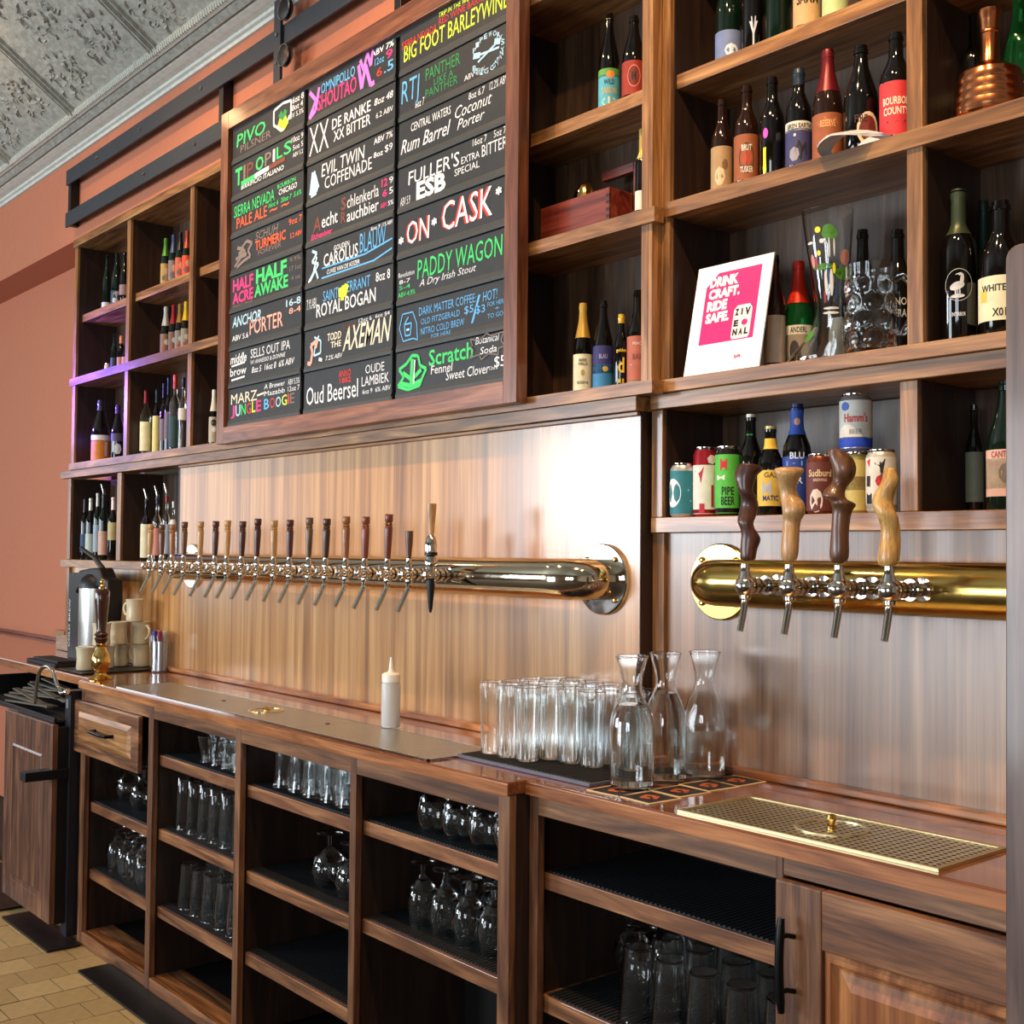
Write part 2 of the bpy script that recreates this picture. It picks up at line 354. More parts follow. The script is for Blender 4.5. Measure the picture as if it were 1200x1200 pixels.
for X0, X1 in ((-5.785, -5.17), (-5.134, -4.52), (-4.484, -3.87), (-3.834, -3.22), (-3.184, -2.56), (-2.524, -1.984)):
    bx('shade_lining', W_SHADE, t, X0+.0005, X0+.003, YL+.012, 2.275, 1.885, 2.95, bevel=0)  # thin dark sheet on each bay wall, its colour standing for shade
bx('top_rail', W_X, t, -5.82, -1.962, YL-.01, 2.29, 2.95, 2.988)
def lboard(nm, x0, y0, y1, z0, z1):
    MB().prism([(x0, z0), (-1.962, z0), (-1.962, z1), (x0, z1)], y0, y1).box(-1.962, -1.93, y0, YR-.013, z0, z1).build(nm, W_X, t)
lboard('shelf', -5.83, YL-.012, 2.28, 2.266, 2.302)
for X0, X1 in ((-5.785, -5.17), (-5.134, -4.52), (-4.484, -3.87), (-3.834, -3.22), (-3.184, -2.56), (-2.524, -1.984)):
    shelf(t, X0+.001, X1-.001, YL+.028, 2.275, 2.618)
lboard('ledge_board', -5.80, YL-.018, 2.29, 1.853, 1.8845)
bx('ledge_lip', W_X, t, -5.94, -1.991, YL-.008, 2.16, 1.8165, 1.8525)
bx('cove_moulding', W_X, t, -4.598, -1.998, 2.079, 2.0895, 1.806, 1.8155)
t = thing('low_bottle_shelf', 'low walnut shelf box holding bottles at the left end of the taps', 'shelving', (-5.2, 2.18, 1.382))
bx('side_panel', W_Z, t, -5.85, -5.812, YL, 2.28, 1.419, 1.815)
bx('divider', W_Z, t, -5.23, -5.185, YL, 2.28, 1.419, 1.815)
bx('side_panel', W_SHADE, t, -4.62, -4.6005, YL+.016, 2.28, 1.419, 1.805)
bx('back_panel', W_BACK, t, -5.812, -4.62, 2.27, 2.282, 1.419, 1.815)
bx('shade_lining', W_SHADE, t, -5.811, -5.808, YL+.012, 2.27, 1.42, 1.81, bevel=0)
bx('shade_lining', W_SHADE, t, -5.184, -5.181, YL+.012, 2.27, 1.42, 1.81, bevel=0)
bx('shelf', W_X, t, -5.91, -4.601, YL-.01, 2.28, 1.382, 1.418)
t = thing('panelled_splashback', 'glossy walnut veneer panel behind the long row of taps', 'wall panel', (-3.3, 2.1, .97))
bx('panel', W_PANEL, t, -4.6, -1.998, 2.09, 2.143, .971, 1.8055, bevel=0)
bx('panel', W_PANEL, t, -5.812, -4.6, 2.09, 2.143, .971, 1.3815, bevel=0)
bx('end_stile', W_Z, t, -5.85, -5.8125, 2.075, 2.14, .971, 1.3815)
bx('end_return', W_SHADE, t, -1.9978, -1.9965, 2.0905, 2.145, .971, 1.8155, bevel=0)
bx('base_moulding', W_EDGE, t, -4.70, -1.998, 2.066, 2.0895, .971, .990, bevel=.004)
t = thing('shelving_unit', 'tall walnut bottle shelving at the right with the pink sign', 'shelving', (-1.3, 2.2, 1.885))
bx('side_panel', W_Z, t, -1.945, -1.923, YR, 2.34, 1.889, 2.95)
bx('front_stile', W_Z, t, -1.96, -1.9455, YR, 2.135, 1.889, 2.95)
for x in (-1.288, -.65): bx('divider', W_Z, t, x, x+.035, YR, 2.33, 1.889, 2.95)
bx('back_panel', W_BACK, t, -1.923, -.615, 2.33, 2.342, 1.889, 2.95)
bx('shade_lining', W_SHADE, t, -1.9225, -1.9195, YR+.012, 2.33, 1.889, 2.95, bevel=0)
bx('shade_lining', W_SHADE, t, -1.2525, -1.2495, YR+.012, 2.33, 1.889, 2.95, bevel=0)
bx('top_rail', W_X, t, -1.96, -.6, YR-.01, 2.34, 2.95, 2.988)
shelf(t, -1.93, -.61, YR-.008, 2.33, 2.317, .036)
for X0, X1 in ((-1.923, -1.288), (-1.253, -.65)): shelf(t, X0+.001, X1-.001, YR+.02, 2.33, 2.634)
bx('ledge_board', W_X, t, -1.945, -.6, YR-.012, 2.34, 1.857, 1.888)
bx('ledge_lip', W_X, t, -1.985, -.6, YR-.002, 2.34, 1.82, 1.8565)
t = thing('low_bottle_shelf', 'low walnut shelf box holding cans above the carved tap handles', 'shelving', (-1.3, 2.2, 1.52))
bx('side_panel', W_Z, t, -1.989, -1.953, 2.12, 2.34, 1.5585, 1.8195)
bx('divider', W_Z, t, -1.311, -1.272, 2.12, 2.34, 1.5585, 1.8195)
bx('back_panel', W_BACK, t, -1.953, -.6, 2.34, 2.35, 1.5585, 1.8195)
bx('shade_lining', W_SHADE, t, -1.9525, -1.9495, 2.13, 2.34, 1.559, 1.819, bevel=0)
bx('shade_lining', W_SHADE, t, -1.2715, -1.2685, 2.13, 2.34, 1.559, 1.819, bevel=0)
bx('shelf', W_X, t, -1.989, -.6, 2.118, 2.34, 1.521, 1.558)
t = thing('panelled_splashback', 'glossy walnut veneer panel behind the brass tap pipe', 'wall panel', (-1.3, 2.15, .97))
bx('panel', W_PANEL2, t, -1.996, -.5, 2.145, 2.2, .971, 1.5205, bevel=0)
bx('stile', W_Z, t, -1.9955, -1.958, 2.132, 2.1445, .971, 1.5205)
bx('base_moulding', W_EDGE, t, -1.957, -.5, 2.122, 2.1445, .971, .989, bevel=.004)

# ------------------------------------------------------------------ chalkboard
BD = plain((38, 41, 44), .55, name='slate_paint', noise=.12); BD_LIT = plain((58, 62, 64), .5, name='slate_lit_lip')  # second slate is paler: light caught by the slat lip, put into colour
t = thing('chalkboard_menu', 'framed black chalkboard beer menu of twenty four hand lettered boards', 'menu board', (-3.25, 2.04, 1.868))
fx0, fx1, fz0, fz1 = -4.135, -2.382, 1.868, 3.128; ix0, ix1, iz0, iz1 = -4.077, -2.438, 1.93, 3.058
W_FX = wood('frame_walnut_x', (84, 46, 30), (124, 74, 50), (158, 104, 74), 'x', .35, .3); W_FZ = wood('frame_walnut_z', (84, 46, 30), (124, 74, 50), (158, 104, 74), 'z', .35, .3)
bx('frame_stile', W_FZ, t, fx0, ix0, 2.018, 2.056, fz0, fz1)
bx('frame_stile', W_FZ, t, ix1, fx1, 2.018, 2.056, fz0, fz1)
bx('frame_rail', W_FX, t, ix0, ix1, 2.018, 2.056, fz0, iz0)
bx('frame_rail', W_FX, t, ix0, ix1, 2.018, 2.056, iz1, fz1)
bx('backing', BLACK, t, ix0, ix1, 2.044, 2.056, iz0, iz1, bevel=0)
cols = [(-4.068, -3.538), (-3.512, -2.988), (-2.964, -2.442)]
def hexc(s):
    P = {'w': (232, 236, 238), 'g': (60, 214, 110), 'y': (214, 240, 60), 'm': (240, 50, 128), 'o': (240, 96, 48), 'b': (96, 176, 232), 'r': (208, 52, 44),
         'n': (128, 112, 104), 'p': (204, 120, 214), 'c': (236, 224, 196), 'l': (176, 214, 232), 'd': (44, 140, 74), 'k': (120, 62, 44), 's': (240, 170, 150)}
    return plain(P[s], .6, name='chalk_ink', noise=.1)
# slats: list of (text, u0, v0, u1, v1, colour, bold, shear)  v measured downward
B = {
 (0,0): [('PIVO',.06,.24,.48,.62,'g',.02,.1),('PILSNER',.12,.62,.56,.84,'n',.01,0),('16oz 8',.82,.06,.99,.24,'w',.02,0),('8oz 4',.84,.28,.98,.44,'w',.02,0),('ABV 5.3%',.78,.5,.99,.64,'w',.01,0)],
 (0,1): [('T',.05,.14,.15,.66,'g',.05,0),('I',.17,.14,.20,.58,'n',.03,0),('P',.22,.14,.32,.58,'k',.02,0),('O',.35,.12,.46,.52,'g',.03,0),('P',.48,.12,.57,.5,'n',.02,0),('I',.59,.12,.62,.48,'w',.02,0),('L',.64,.12,.72,.46,'g',.03,0),('S',.74,.10,.84,.46,'g',.02,0),('BIRRIFICIO ITALIANO',.14,.70,.74,.84,'w',.02,.1),('10oz 9',.84,.06,.99,.22,'w',.01,0),('5oz 5',.86,.3,.99,.44,'w',.01,0),('ABV 5.2',.86,.52,.99,.64,'w',.01,0)],
 (0,2): [('SIERRA NEVADA',.04,.14,.62,.48,'g',.01,0),('PALE ALE',.08,.52,.52,.84,'o',.02,0),('BOURBON',.66,.08,.9,.2,'g',.02,0),('CHICAGO',.68,.24,.92,.40,'w',.02,.2),('16oz 6  20oz 7  5.6%',.54,.5,.98,.64,'g',.02,.2),('~ ~',.56,.7,.82,.78,'o',.03,0)],
 (0,3): [('SCHUH',.36,.06,.68,.3,'n',.01,.2),('TURMERIC',.36,.32,.78,.6,'o',.03,0),('FOREVER',.40,.62,.72,.76,'n',.01,.1),('9oz 7',.82,.08,.99,.26,'o',.02,0),('5.2 ABV',.84,.50,.99,.64,'o',.02,0)],
 (0,4): [('HALF',.04,.10,.34,.46,'m',.05,0),('ACRE',.04,.5,.34,.84,'m',.05,0),('HALF',.38,.04,.80,.46,'g',.06,0),('AWAKE',.36,.48,.82,.84,'g',.05,0),('9.9%',.84,.06,.98,.18,'n',.01,0),('17 1oz',.84,.30,.99,.44,'n',.01,0),('4 oz',.86,.58,.98,.70,'n',.01,0),('BREWING COMPANY',.04,.87,.34,.95,'n',.01,0)],
 (0,5): [('ANCHOR',.04,.10,.46,.42,'l',.03,.15),('PORTER',.30,.34,.76,.78,'s',.02,0),('ABV 5.6',.04,.66,.28,.82,'w',.02,0),('16-8',.80,.08,.99,.28,'l',.03,0),('8-4',.84,.34,.99,.50,'s',.02,0)],
 (0,6): [('middle',.02,.10,.26,.38,'w',.03,.2),('brow',.02,.50,.26,.74,'w',.02,0),('SELLS OUT IPA',.32,.08,.86,.34,'w',.005,0),('W/ ANNESSO & DONNIE',.32,.40,.80,.52,'w',.005,.2),('8oz 5  16oz 8  6% ABV',.34,.60,.92,.78,'w',.02,.2)],
 (0,7): [('MARZ',.04,.16,.42,.46,'c',.01,0),('A Brewer',.52,.06,.80,.20,'w',.01,.1),('Mazabb',.52,.26,.80,.40,'w',.01,.1),('J',.04,.5,.10,.88,'m',.04,0),('U',.11,.5,.18,.84,'l',.03,0),('N',.19,.5,.26,.82,'g',.03,0),('G',.27,.5,.34,.82,'r',.02,0),('L',.35,.48,.40,.80,'y',.03,0),('E',.41,.48,.48,.80,'m',.03,0),('B',.52,.48,.59,.78,'b',.03,0),('O',.60,.48,.67,.78,'r',.02,0),('O',.68,.48,.75,.78,'l',.02,0),('G',.76,.46,.83,.76,'y',.02,0),('I',.84,.46,.86,.74,'r',.02,0),('E',.87,.46,.93,.74,'n',.02,0),('ABV 5.5%',.84,.06,.99,.22,'w',.01,0),('12oz 7',.84,.26,.99,.40,'w',.01,0)],
 (1,0): [('OMNIPOLLO',.16,.14,.56,.42,'b',.02,0),('SHOUTAO',.12,.42,.58,.84,'m',.02,0),('ABV 7%',.74,.04,.98,.2,'w',.03,0),('12oz',.78,.28,.88,.46,'b',.01,0),('9',.90,.24,.97,.46,'m',.02,0),('6',.80,.56,.86,.78,'r',.02,0),('.5',.88,.52,.98,.78,'b',.02,0)],
 (1,1): [('XX',.02,.06,.26,.84,'w',-.005,0),('DE RANKE',.30,.14,.74,.42,'w',.02,0),('XX BITTER',.32,.48,.74,.76,'w',.015,0),('8oz 48',.78,.18,.98,.36,'w',.02,.2),('6.2 ABV',.80,.56,.98,.70,'w',.01,0)],
 (1,2): [('EVIL TWIN',.18,.10,.68,.44,'w',.005,.1),('COFFENADE',.22,.48,.76,.80,'w',.005,0),('ABV 7%',.78,.06,.98,.22,'w',.02,0),('8oz',.78,.42,.88,.56,'w',.02,0),('$9',.90,.36,.98,.56,'w',.01,0)],
 (1,3): [('A',.08,.34,.18,.74,'k',.03,.1),('echt',.19,.34,.38,.70,'w',.015,0),('S',.42,.10,.48,.44,'k',.04,0),('chlenkerla',.49,.12,.84,.44,'w',.005,0),('R',.42,.48,.48,.78,'k',.04,0),('auchbier',.49,.48,.84,.80,'w',.015,0),('Eichenbier',.06,.78,.32,.92,'m',.03,.2),('12',.87,.06,.93,.26,'m',.04,0),('9',.95,.08,.99,.24,'w',.01,0),('6',.88,.34,.93,.52,'m',.04,0),('5',.95,.34,.99,.5,'w',.01,0),('ABV',.86,.66,.93,.78,'m',.03,0),('5%',.94,.66,.995,.78,'w',.02,0)],
 (1,4): [('GOUDEN',.34,.16,.52,.30,'w',.02,0),('CAROLUS',.22,.30,.62,.64,'w',.02,0),('BLAUW',.64,.10,.92,.60,'b',.005,0),('CUVEE VAN DE KEIZER',.26,.74,.64,.86,'w',.015,.1),('6oz 9',.76,.03,.86,.13,'w',.02,0),('11% ABV',.88,.03,.99,.13,'w',.02,0)],
 (1,5): [('SAINT',.22,.16,.40,.44,'b',.01,0),('ERRANT',.50,.10,.76,.38,'b',.01,0),('ROYAL BOGAN',.14,.46,.82,.82,'w',.02,0),('8oz 8',.82,.10,.97,.34,'w',.02,0),('7.1% ABV',.02,.26,.14,.54,'w',.005,0)],
 (1,6): [('SURLY',.46,.08,.62,.2,'k',.01,.2),('TODD',.28,.20,.44,.40,'c',.03,.1),('THE',.32,.44,.44,.60,'c',.03,0),('AXEMAN',.46,.14,.99,.76,'c',.02,.35),('7.2% ABV',.26,.78,.46,.90,'w',.01,.2),('12oz 6',.64,.02,.78,.13,'w',.01,0),('6oz $4',.82,.02,.97,.13,'w',.01,0)],
 (1,7): [('Oud Beersel',.03,.40,.64,.88,'w',.012,0),('ANNO',.42,.12,.56,.30,'r',.03,0),('1882',.43,.32,.56,.46,'r',.03,0),('OUDE',.72,.12,.92,.34,'w',.005,0),('LAMBIEK',.68,.40,.97,.64,'w',.01,0),('6oz 9  6% ABV',.69,.72,.99,.84,'w',.01,0)],
 (2,0): [('TRIP IN THE WOODS',.38,.04,.74,.16,'y',.02,.2),('SIERRA NEVADA',.02,.26,.36,.44,'r',.01,0),('RED WINE BARREL',.38,.18,.82,.34,'r',.01,0),('BIG FOOT BARLEYWINE',.04,.38,.99,.78,'y',.015,.05),('1oz 9',.86,.02,.98,.14,'y',.02,0)],
 (2,1): [('RTJ',.02,.12,.20,.84,'b',.005,.1),('PANTHER',.26,.10,.58,.38,'d',.01,0),('LIKE A',.34,.42,.52,.58,'d',.01,0),('PANTHER',.26,.60,.56,.80,'d',.01,0),('8oz 7',.16,.74,.25,.92,'w',.01,.1),('ABV 10%',.62,.72,.80,.84,'w',.01,0)],
 (2,2): [('CENTRAL WATERS',.12,.12,.50,.32,'w',.01,0),('Rum Barrel',.02,.44,.50,.78,'w',.012,.35),('Coconut',.54,.22,.86,.50,'w',.006,.35),('Porter',.56,.54,.80,.78,'w',.006,.35),('8oz 6.7',.66,.04,.80,.2,'w',.01,.1),('12.2% ABV',.84,.02,.99,.2,'w',.005,.1)],
 (2,3): [("FULLER'S",.10,.14,.58,.48,'w',.012,.05),('ESB',.18,.48,.46,.92,'w',.07,0),('EXTRA',.60,.32,.76,.48,'w',.01,0),('SPECIAL',.54,.54,.76,.70,'w',.01,0),('BITTER',.78,.24,.99,.50,'w',.005,0),('16oz 7',.70,.02,.82,.18,'w',.005,0),('5oz 7',.88,.02,.98,.18,'w',.005,0),('ABV 5.9',.02,.72,.12,.92,'w',.005,.2)],
 (2,4): [('ON',.08,.24,.30,.80,'r',.03,0),('CASK',.42,.08,.86,.76,'r',.03,.05)],
 (2,5): [('PADDY WAGON',.20,.12,.96,.58,'g',.01,.05),('A Dry Irish Stout',.22,.60,.74,.82,'w',.004,.3),('Revolution',.01,.30,.17,.42,'w',.005,.1),('8-7',.02,.48,.13,.58,'w',.01,0),('5-4',.02,.62,.13,.72,'g',.01,0),('ABV-4.9%',.01,.78,.18,.9,'g',.015,0)],
 (2,6): [('DARK MATTER COFFEE:',.22,.14,.74,.34,'b',.005,0),('OLD FITZGERALD',.24,.42,.60,.56,'b',.005,0),('NITRO COLD BREW',.24,.64,.64,.80,'b',.005,0),('FOR HERE',.34,.84,.52,.93,'b',.005,0),('$5',.64,.38,.72,.58,'b',.008,0),('/',.70,.20,.78,.8,'b',0,0),('$3',.74,.44,.82,.64,'b',.008,0),('HOT!',.80,.16,.92,.38,'b',.006,.1),('FOR HERE',.84,.42,.99,.52,'b',.006,0),('+',.90,.56,.94,.62,'b',.006,0),('TO GO!',.84,.68,.98,.78,'b',.006,0)],
 (2,7): [('Scratch',.32,.08,.72,.46,'g',.03,0),('Fennel',.34,.46,.54,.66,'w',.01,.1),('Sweet Clover',.48,.64,.86,.86,'w',.008,.15),('Botanical',.74,.02,.94,.18,'w',.008,.2),('Soda',.78,.26,.92,.42,'w',.01,.15),('$5',.90,.52,.99,.80,'w',.01,0),('12oz',.86,.72,.91,.80,'w',.01,0)],
}
def stroke(mb, fn, pts, wd, h, o0=0):
    for i in range(len(pts)-1):
        (a, b), (c, d) = pts[i], pts[i+1]; p = Vector((a, b*h)); q = Vector((c, d*h)); n_ = (q-p); L = n_.length or 1; n_ = Vector((-n_.y, n_.x))/L*wd
        vs = [p+n_, p-n_, q-n_, q+n_]; mb.add([fn(v.x, 1-v.y/h)+Vector((0, -.00012*(i+1)-o0, 0)) for v in vs], [(0, 1, 2, 3)])
SK = {  # simple drawings: (colour, width, points)
 (0,0): [('w', .012, [(.60,.14),(.72,.06),(.83,.12),(.83,.5),(.72,.84),(.60,.56),(.60,.14)]), ('d', .03, [(.68,.3),(.72,.56),(.76,.3)]), ('y', .045, [(.66,.58),(.72,.74),(.78,.58)])],
 (0,1): [('g', .02, [(.14,.66),(.34,.63)]), ('w', .02, [(.34,.63),(.54,.59)]), ('k', .02, [(.54,.59),(.76,.55)])],
 (0,3): [('n', .014, [(.06,.84),(.14,.66),(.22,.5),(.16,.36),(.24,.2),(.32,.32),(.26,.5),(.3,.7),(.2,.76),(.1,.88)]), ('n', .016, [(.1,.3),(.2,.42),(.12,.5),(.24,.6),(.08,.62)])],
 (0,6): [('w', .008, [(.04,.44),(.24,.40)]), ('w', .008, [(.04,.86),(.24,.82)])],
 (0,7): [('c', .008, [(.42,.34),(.52,.3)])],
 (1,0): [('p', .02, [(.60,.2),(.64,.86),(.68,.3),(.74,.9),(.78,.86)]), ('p', .016, [(.62,.1),(.66,.4),(.70,.02),(.74,.4),(.76,0.02)]), ('p', .018, [(.02,.2),(.10,.5),(.02,.92),(.10,.78),(.14,.2)])],
 (1,2): [('l', .026, [(.08,.2),(.05,.8),(.12,.76),(.08,.2),(.14,.7),(.06,.6)])],
 (1,4): [('b', .007, [(.20,.66),(.70,.66),(.99,.5)]), ('b', .007, [(.20,.92),(.8,.9),(.99,.74)]), ('l', .012, [(.08,.1),(.14,.2),(.08,.4),(.16,.5),(.06,.9),(.12,.6),(.16,.9)]), ('w', .01, [(.04,.92),(.1,.7),(.14,.3)])],
 (1,5): [('y', .03, [(.425,.2),(.43,.44),(.47,.46),(.50,.16)]), ('y', .02, [(.46,.16),(.46,.44)])],
 (1,6): [('s', .016, [(.04,.86),(.08,.9),(.10,.6),(.08,.4),(.16,.3),(.14,.5)]), ('l', .009, [(.12,.2),(.2,.34),(.2,.66),(.12,.7),(.14,.3),(.18,.2)]), ('w', .014, [(.18,.82),(.22,.86)])],
 (1,7): [],
 (2,4): [('w', .008, [(x-.026*math.cos(a), y-.09*math.sin(a)), (x+.026*math.cos(a), y+.09*math.sin(a))]) for x, y in ((.035, .64), (.36, .46), (.93, .28)) for a in (.5, 1.57, 2.64)],
 (2,1): [('l', .008, [(.74,.56),(.92,.3)]), ('l', .008, [(.72,.4),(.92,.46)]), ('l', .02, [(.70,.38),(.76,.42)]), ('l', .02, [(.88,.28),(.93,.34)])],
 (2,6): [('b', .005, [(.06,.2),(.16,.2),(.20,.5),(.21,.9),(.17,.84),(.07,.86),(.03,.54),(.06,.2)]), ('b', .006, [(.08,.46),(.09,.74),(.14,.74),(.15,.46),(.08,.46),(.12,.3)]), ('l', .008, [(.10,.6),(.13,.6)])],
 (2,7): [('n', .004, [(.72,.2),(.70,.04),(.78,.1),(.84,-.02),(.88,.06),(.98,.02),(.96,.2),(.99,.34),(.94,.36),(.94,.5),(.86,.44),(.80,.54),(.78,.42),(.70,.46),(.73,.3),(.70,.2)]),
         ('g', .012, [(.16,.12),(.10,.3),(.03,.4),(.08,.6),(.02,.8),(.12,.92),(.24,.86),(.26,.7),(.30,.5),(.24,.4),(.22,.16),(.16,.12)]), ('g', .018, [(.15,.86),(.16,.2)]), ('g', .016, [(.16,.7),(.07,.5)]), ('g', .016, [(.16,.7),(.25,.5)]), ('g', .016, [(.15,.84),(.05,.74)]), ('g', .016, [(.15,.84),(.25,.76)]), ('w', .008, [(.18,.8),(.19,.24)])],
}
pitch = 1.128/8
for c, (X0, X1) in enumerate(cols):
    for r in range(8):
        zt = iz1-pitch*r-.001; zb = zt-pitch+.0035; yf = 2.032
        mb = MB()
        # board leaning shingle-like: bottom strip stands proud and faces upward a little
        P = [(yf+.010, zb), (yf-.002, zb), (yf-.002, zb+.010), (yf+.002, zb+.024), (yf+.002, zt), (yf+.010, zt)]
        mb.add([(x, y, z) for x in (X0, X1) for y, z in P], [(5, 4, 3, 2, 1, 0), (6, 7, 8, 9, 10, 11)]); mb.mi = 0
        mb.add([(x, P[i][0], P[i][1]) for i in (3, 4) for x in (X0, X1)], [(0, 1, 3, 2)])
        mb.add([(x, P[i][0], P[i][1]) for i in (4, 5) for x in (X0, X1)], [(0, 1, 3, 2)])
        mb.mi = 1
        for a, b_ in ((0, 1), (1, 2), (2, 3)): mb.add([(x, P[i][0], P[i][1]) for i in (a, b_) for x in (X0, X1)], [(0, 1, 3, 2)])
        slat = mb.build('menu_slat', [BD, BD_LIT], t)
        W_, H_ = X1-X0, zt-(zb+.012)
        fn = lambda u, v: Vector((X0+u*W_, yf+.0012, zb+.012+v*H_))
        by = {}
        for (s, u0_, v0_, u1_, v1_, cc, bo, sh) in B.get((c, r), []):
            by.setdefault(cc, []).append((s, (u0_, 1-v1_, u1_, 1-v0_), bo, sh))
        sk = {}
        for cc, wd, pts in SK.get((c, r), []): sk.setdefault(cc, []).append((wd, pts))
        keys = sorted(set(by)|set(sk)); mb = MB(); so = 0
        for i, cc in enumerate(keys):
            mb.mi = i
            for s, bxx, bo, sh in by.get(cc, []): text_on(mb, s, fn, bxx, round(bo*.7-.006, 4), sh)
            for wd, pts in sk.get(cc, []): so += .0009; stroke(mb, fn, pts, wd*.8, H_/W_, so*.3)
        if (c, r) == (2, 4):
            mb.mi = len(keys); keys.append('w'); fn2 = lambda u, v: Vector((X0+u*W_, yf+.0003, zb+.012+v*H_))
            for s, bxx in (('ON', (.095, .20, .315, .75)), ('CASK', (.435, .24, .875, .91))): text_on(mb, s, fn2, bxx, .0, .05)
        if (c, r) == (2, 1):
            mb.mi = len(keys); keys.append('l')
            for word, a0, a1, cy in (('PIPEWORKS', 150, 10, 0), ('BREWING COMPANY', 210, 345, 0)):
                for i, ch in enumerate(word):
                    if ch == ' ': continue
                    a = math.radians(a0+(a1-a0)*i/(len(word)-1)); u_ = .82+.13*math.cos(a); v_ = .55+.40*math.sin(a)
                    text_on(mb, ch, fn, (u_-.014, v_-.06, u_+.014, v_+.06), .02)
        mb.build('chalk_lettering', [hexc(k) for k in keys], slat)
        for xx in ((X1+.003,) if c < 2 else (X1-.004,)):
            bx('clip', BLACK, slat, xx, xx+.010, yf-.006, yf+.006, zb-.006, zb+.008, bevel=0)

# ------------------------------------------------------------------ worktops and base cabinets
solid('worktop', MB().box(-4.54, -1.9855, 1.668, 2.09, .94, .9705), [W_TOP], 'long glossy walnut worktop under the steel drip tray', 'worktop', bevel=.003)
bxo = MB().box(-4.5405, -1.985, 1.6655, 1.669, .9395, .966); bxo.build('edge_band', W_EDGE, C.objects['worktop'], bevel=.001)
o = solid('worktop', MB().box(-1.985, -.3, 1.718, 2.145, .94, .9705), [W_TOP], 'glossy walnut worktop with coasters and the brass drip tray', 'worktop', bevel=.003)
MB().box(-1.9845, -.3, 1.7155, 1.719, .9395, .966).build('edge_band', W_EDGE, o, bevel=.001)
o = solid('worktop', MB().box(-8.6, -4.541, 1.722, 2.288, .935, .969), [W_TOP], 'reddish walnut worktop running left to the orange wall', 'worktop', bevel=.003)
MB().box(-8.6, -4.541, 1.7195, 1.7225, .935, .966).build('edge_band', W_EDGE, o, bevel=.001)
MB().box(-8.6, -5.95, 2.262, 2.289, .9695, .986).build('upstand', W_RED, o, bevel=.002)
solid('wooden_end_block', MB().box(-5.99, -5.86, 2.08, 2.26, .97, 1.05).box(-6.0, -5.85, 2.07, 2.262, 1.05, 1.066), W_X, 'small walnut box end standing against the orange wall', 'block', bevel=.002)

def mat_ribbed(parent, x0, x1, y0, y1, z, step=.012):
    mb = MB().box(x0, x1, y0, y1, z+.0003, z+.002); k = x0+step/2
    while k < x1: mb.box(k-step*.28, k+step*.28, y0, y1, z+.002, z+.005); k += step
    return mb.build('shelf_mat', BLK2, parent)
t = thing('base_cabinet', 'open walnut base cabinet of four glass bays with a drawer at the left', 'cabinet', (-3.26, 1.86, FZ))
posts = [(-4.53, -4.485), (-3.904, -3.866), (-3.269, -3.236), (-2.63, -2.602), (-2.027, -1.988)]
for a, b_ in posts: bx('stile', W_BZ, t, a, b_, 1.675, 1.695, FZ+.001, .9395)
for i in range(4): bx('apron', W_BX, t, posts[i][1], posts[i+1][0], 1.676, 1.694, .896, .9395)
for i in range(4): bx('bottom_rail', W_BX, t, posts[i][1], posts[i+1][0], 1.676, 1.694, FZ+.001, .03)
for i in range(4): bx('bottom_board', W_BX, t, posts[i][1]-.01, posts[i+1][0]+.01, 1.695, 1.80, .0, .029, bevel=0); bx('bottom_shade', BLACK, t, posts[i][1]-.01, posts[i+1][0]+.01, 1.80, 2.04, .0, .028, bevel=0)  # black sheet stands for the deep shade behind the front board
for i, (a, b_) in enumerate(posts):
    m_ = (a+b_)/2; bx('partition', W_SHADE, t, m_-.009 if i else -4.53, (m_+.009) if i < 4 else -1.9885, 1.695, 2.05, FZ+.001, .9395, bevel=0)
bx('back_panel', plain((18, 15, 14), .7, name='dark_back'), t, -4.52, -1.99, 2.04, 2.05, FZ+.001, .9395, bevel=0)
SH = {0: (.513, .26), 1: (.772, .523, .263), 2: (.768, .513, .273), 3: (.774, .523)}
for i in range(4):
    for z in SH[i]:
        bx('shelf', W_BX, t, posts[i][1]-.004, posts[i+1][0]+.004, 1.702, 2.039, z-.036, z)
        mat_ribbed(t, posts[i][1]+.0, posts[i+1][0]-.0, 1.712, 2.035, z)
# drawer front with raised panel
d = MB().box(-4.556, -3.948, 1.656, 1.6745, .700, .896).build('drawer', W_BX, t, bevel=.004)
mb = MB(); xa, xb, za, zb_ = -4.50, -4.005, .742, .856
q = [(xa, 1.6555, za), (xb, 1.6555, za), (xb, 1.6555, zb_), (xa, 1.6555, zb_)]; g = .018
q2 = [(xa+g, 1.6475, za+g), (xb-g, 1.6475, za+g), (xb-g, 1.6475, zb_-g), (xa+g, 1.6475, zb_-g)]
mb.add(q+q2, [(4, 5, 6, 7), (0, 1, 5, 4), (1, 2, 6, 5), (2, 3, 7, 6), (3, 0, 4, 7)]).build('raised_panel', W_X, d)
MB().tube([(-4.31, 1.648, .805), (-4.305, 1.622, .805), (-4.20, 1.616, .805), (-4.15, 1.622, .805), (-4.145, 1.648, .805)], .0065, 10).build('handle', plain((24, 22, 24), .25, .6, name='dark_bronze'), d, smooth=True)
t = thing('base_cabinet', 'walnut base cabinet with a wide open bay and a panelled door at the right', 'cabinet', (-1.2, 1.9, FZ))
for a, b_ in ((-1.985, -1.957), (-1.317, -1.303), (-.42, -.38)): bx('stile', W_BZ, t, a, b_, 1.73, 1.75, FZ+.001, .9395)
bx('apron', W_BX, t, -1.957, -1.317, 1.731, 1.749, .896, .9395); bx('apron', W_BX, t, -1.303, -.42, 1.731, 1.749, .905, .9395)
bx('partition', W_SHADE, t, -1.985, -1.975, 1.75, 2.1, FZ+.001, .9395, bevel=0); bx('partition', W_SHADE, t, -1.317, -1.305, 1.75, 2.1, FZ+.001, .9395, bevel=0)
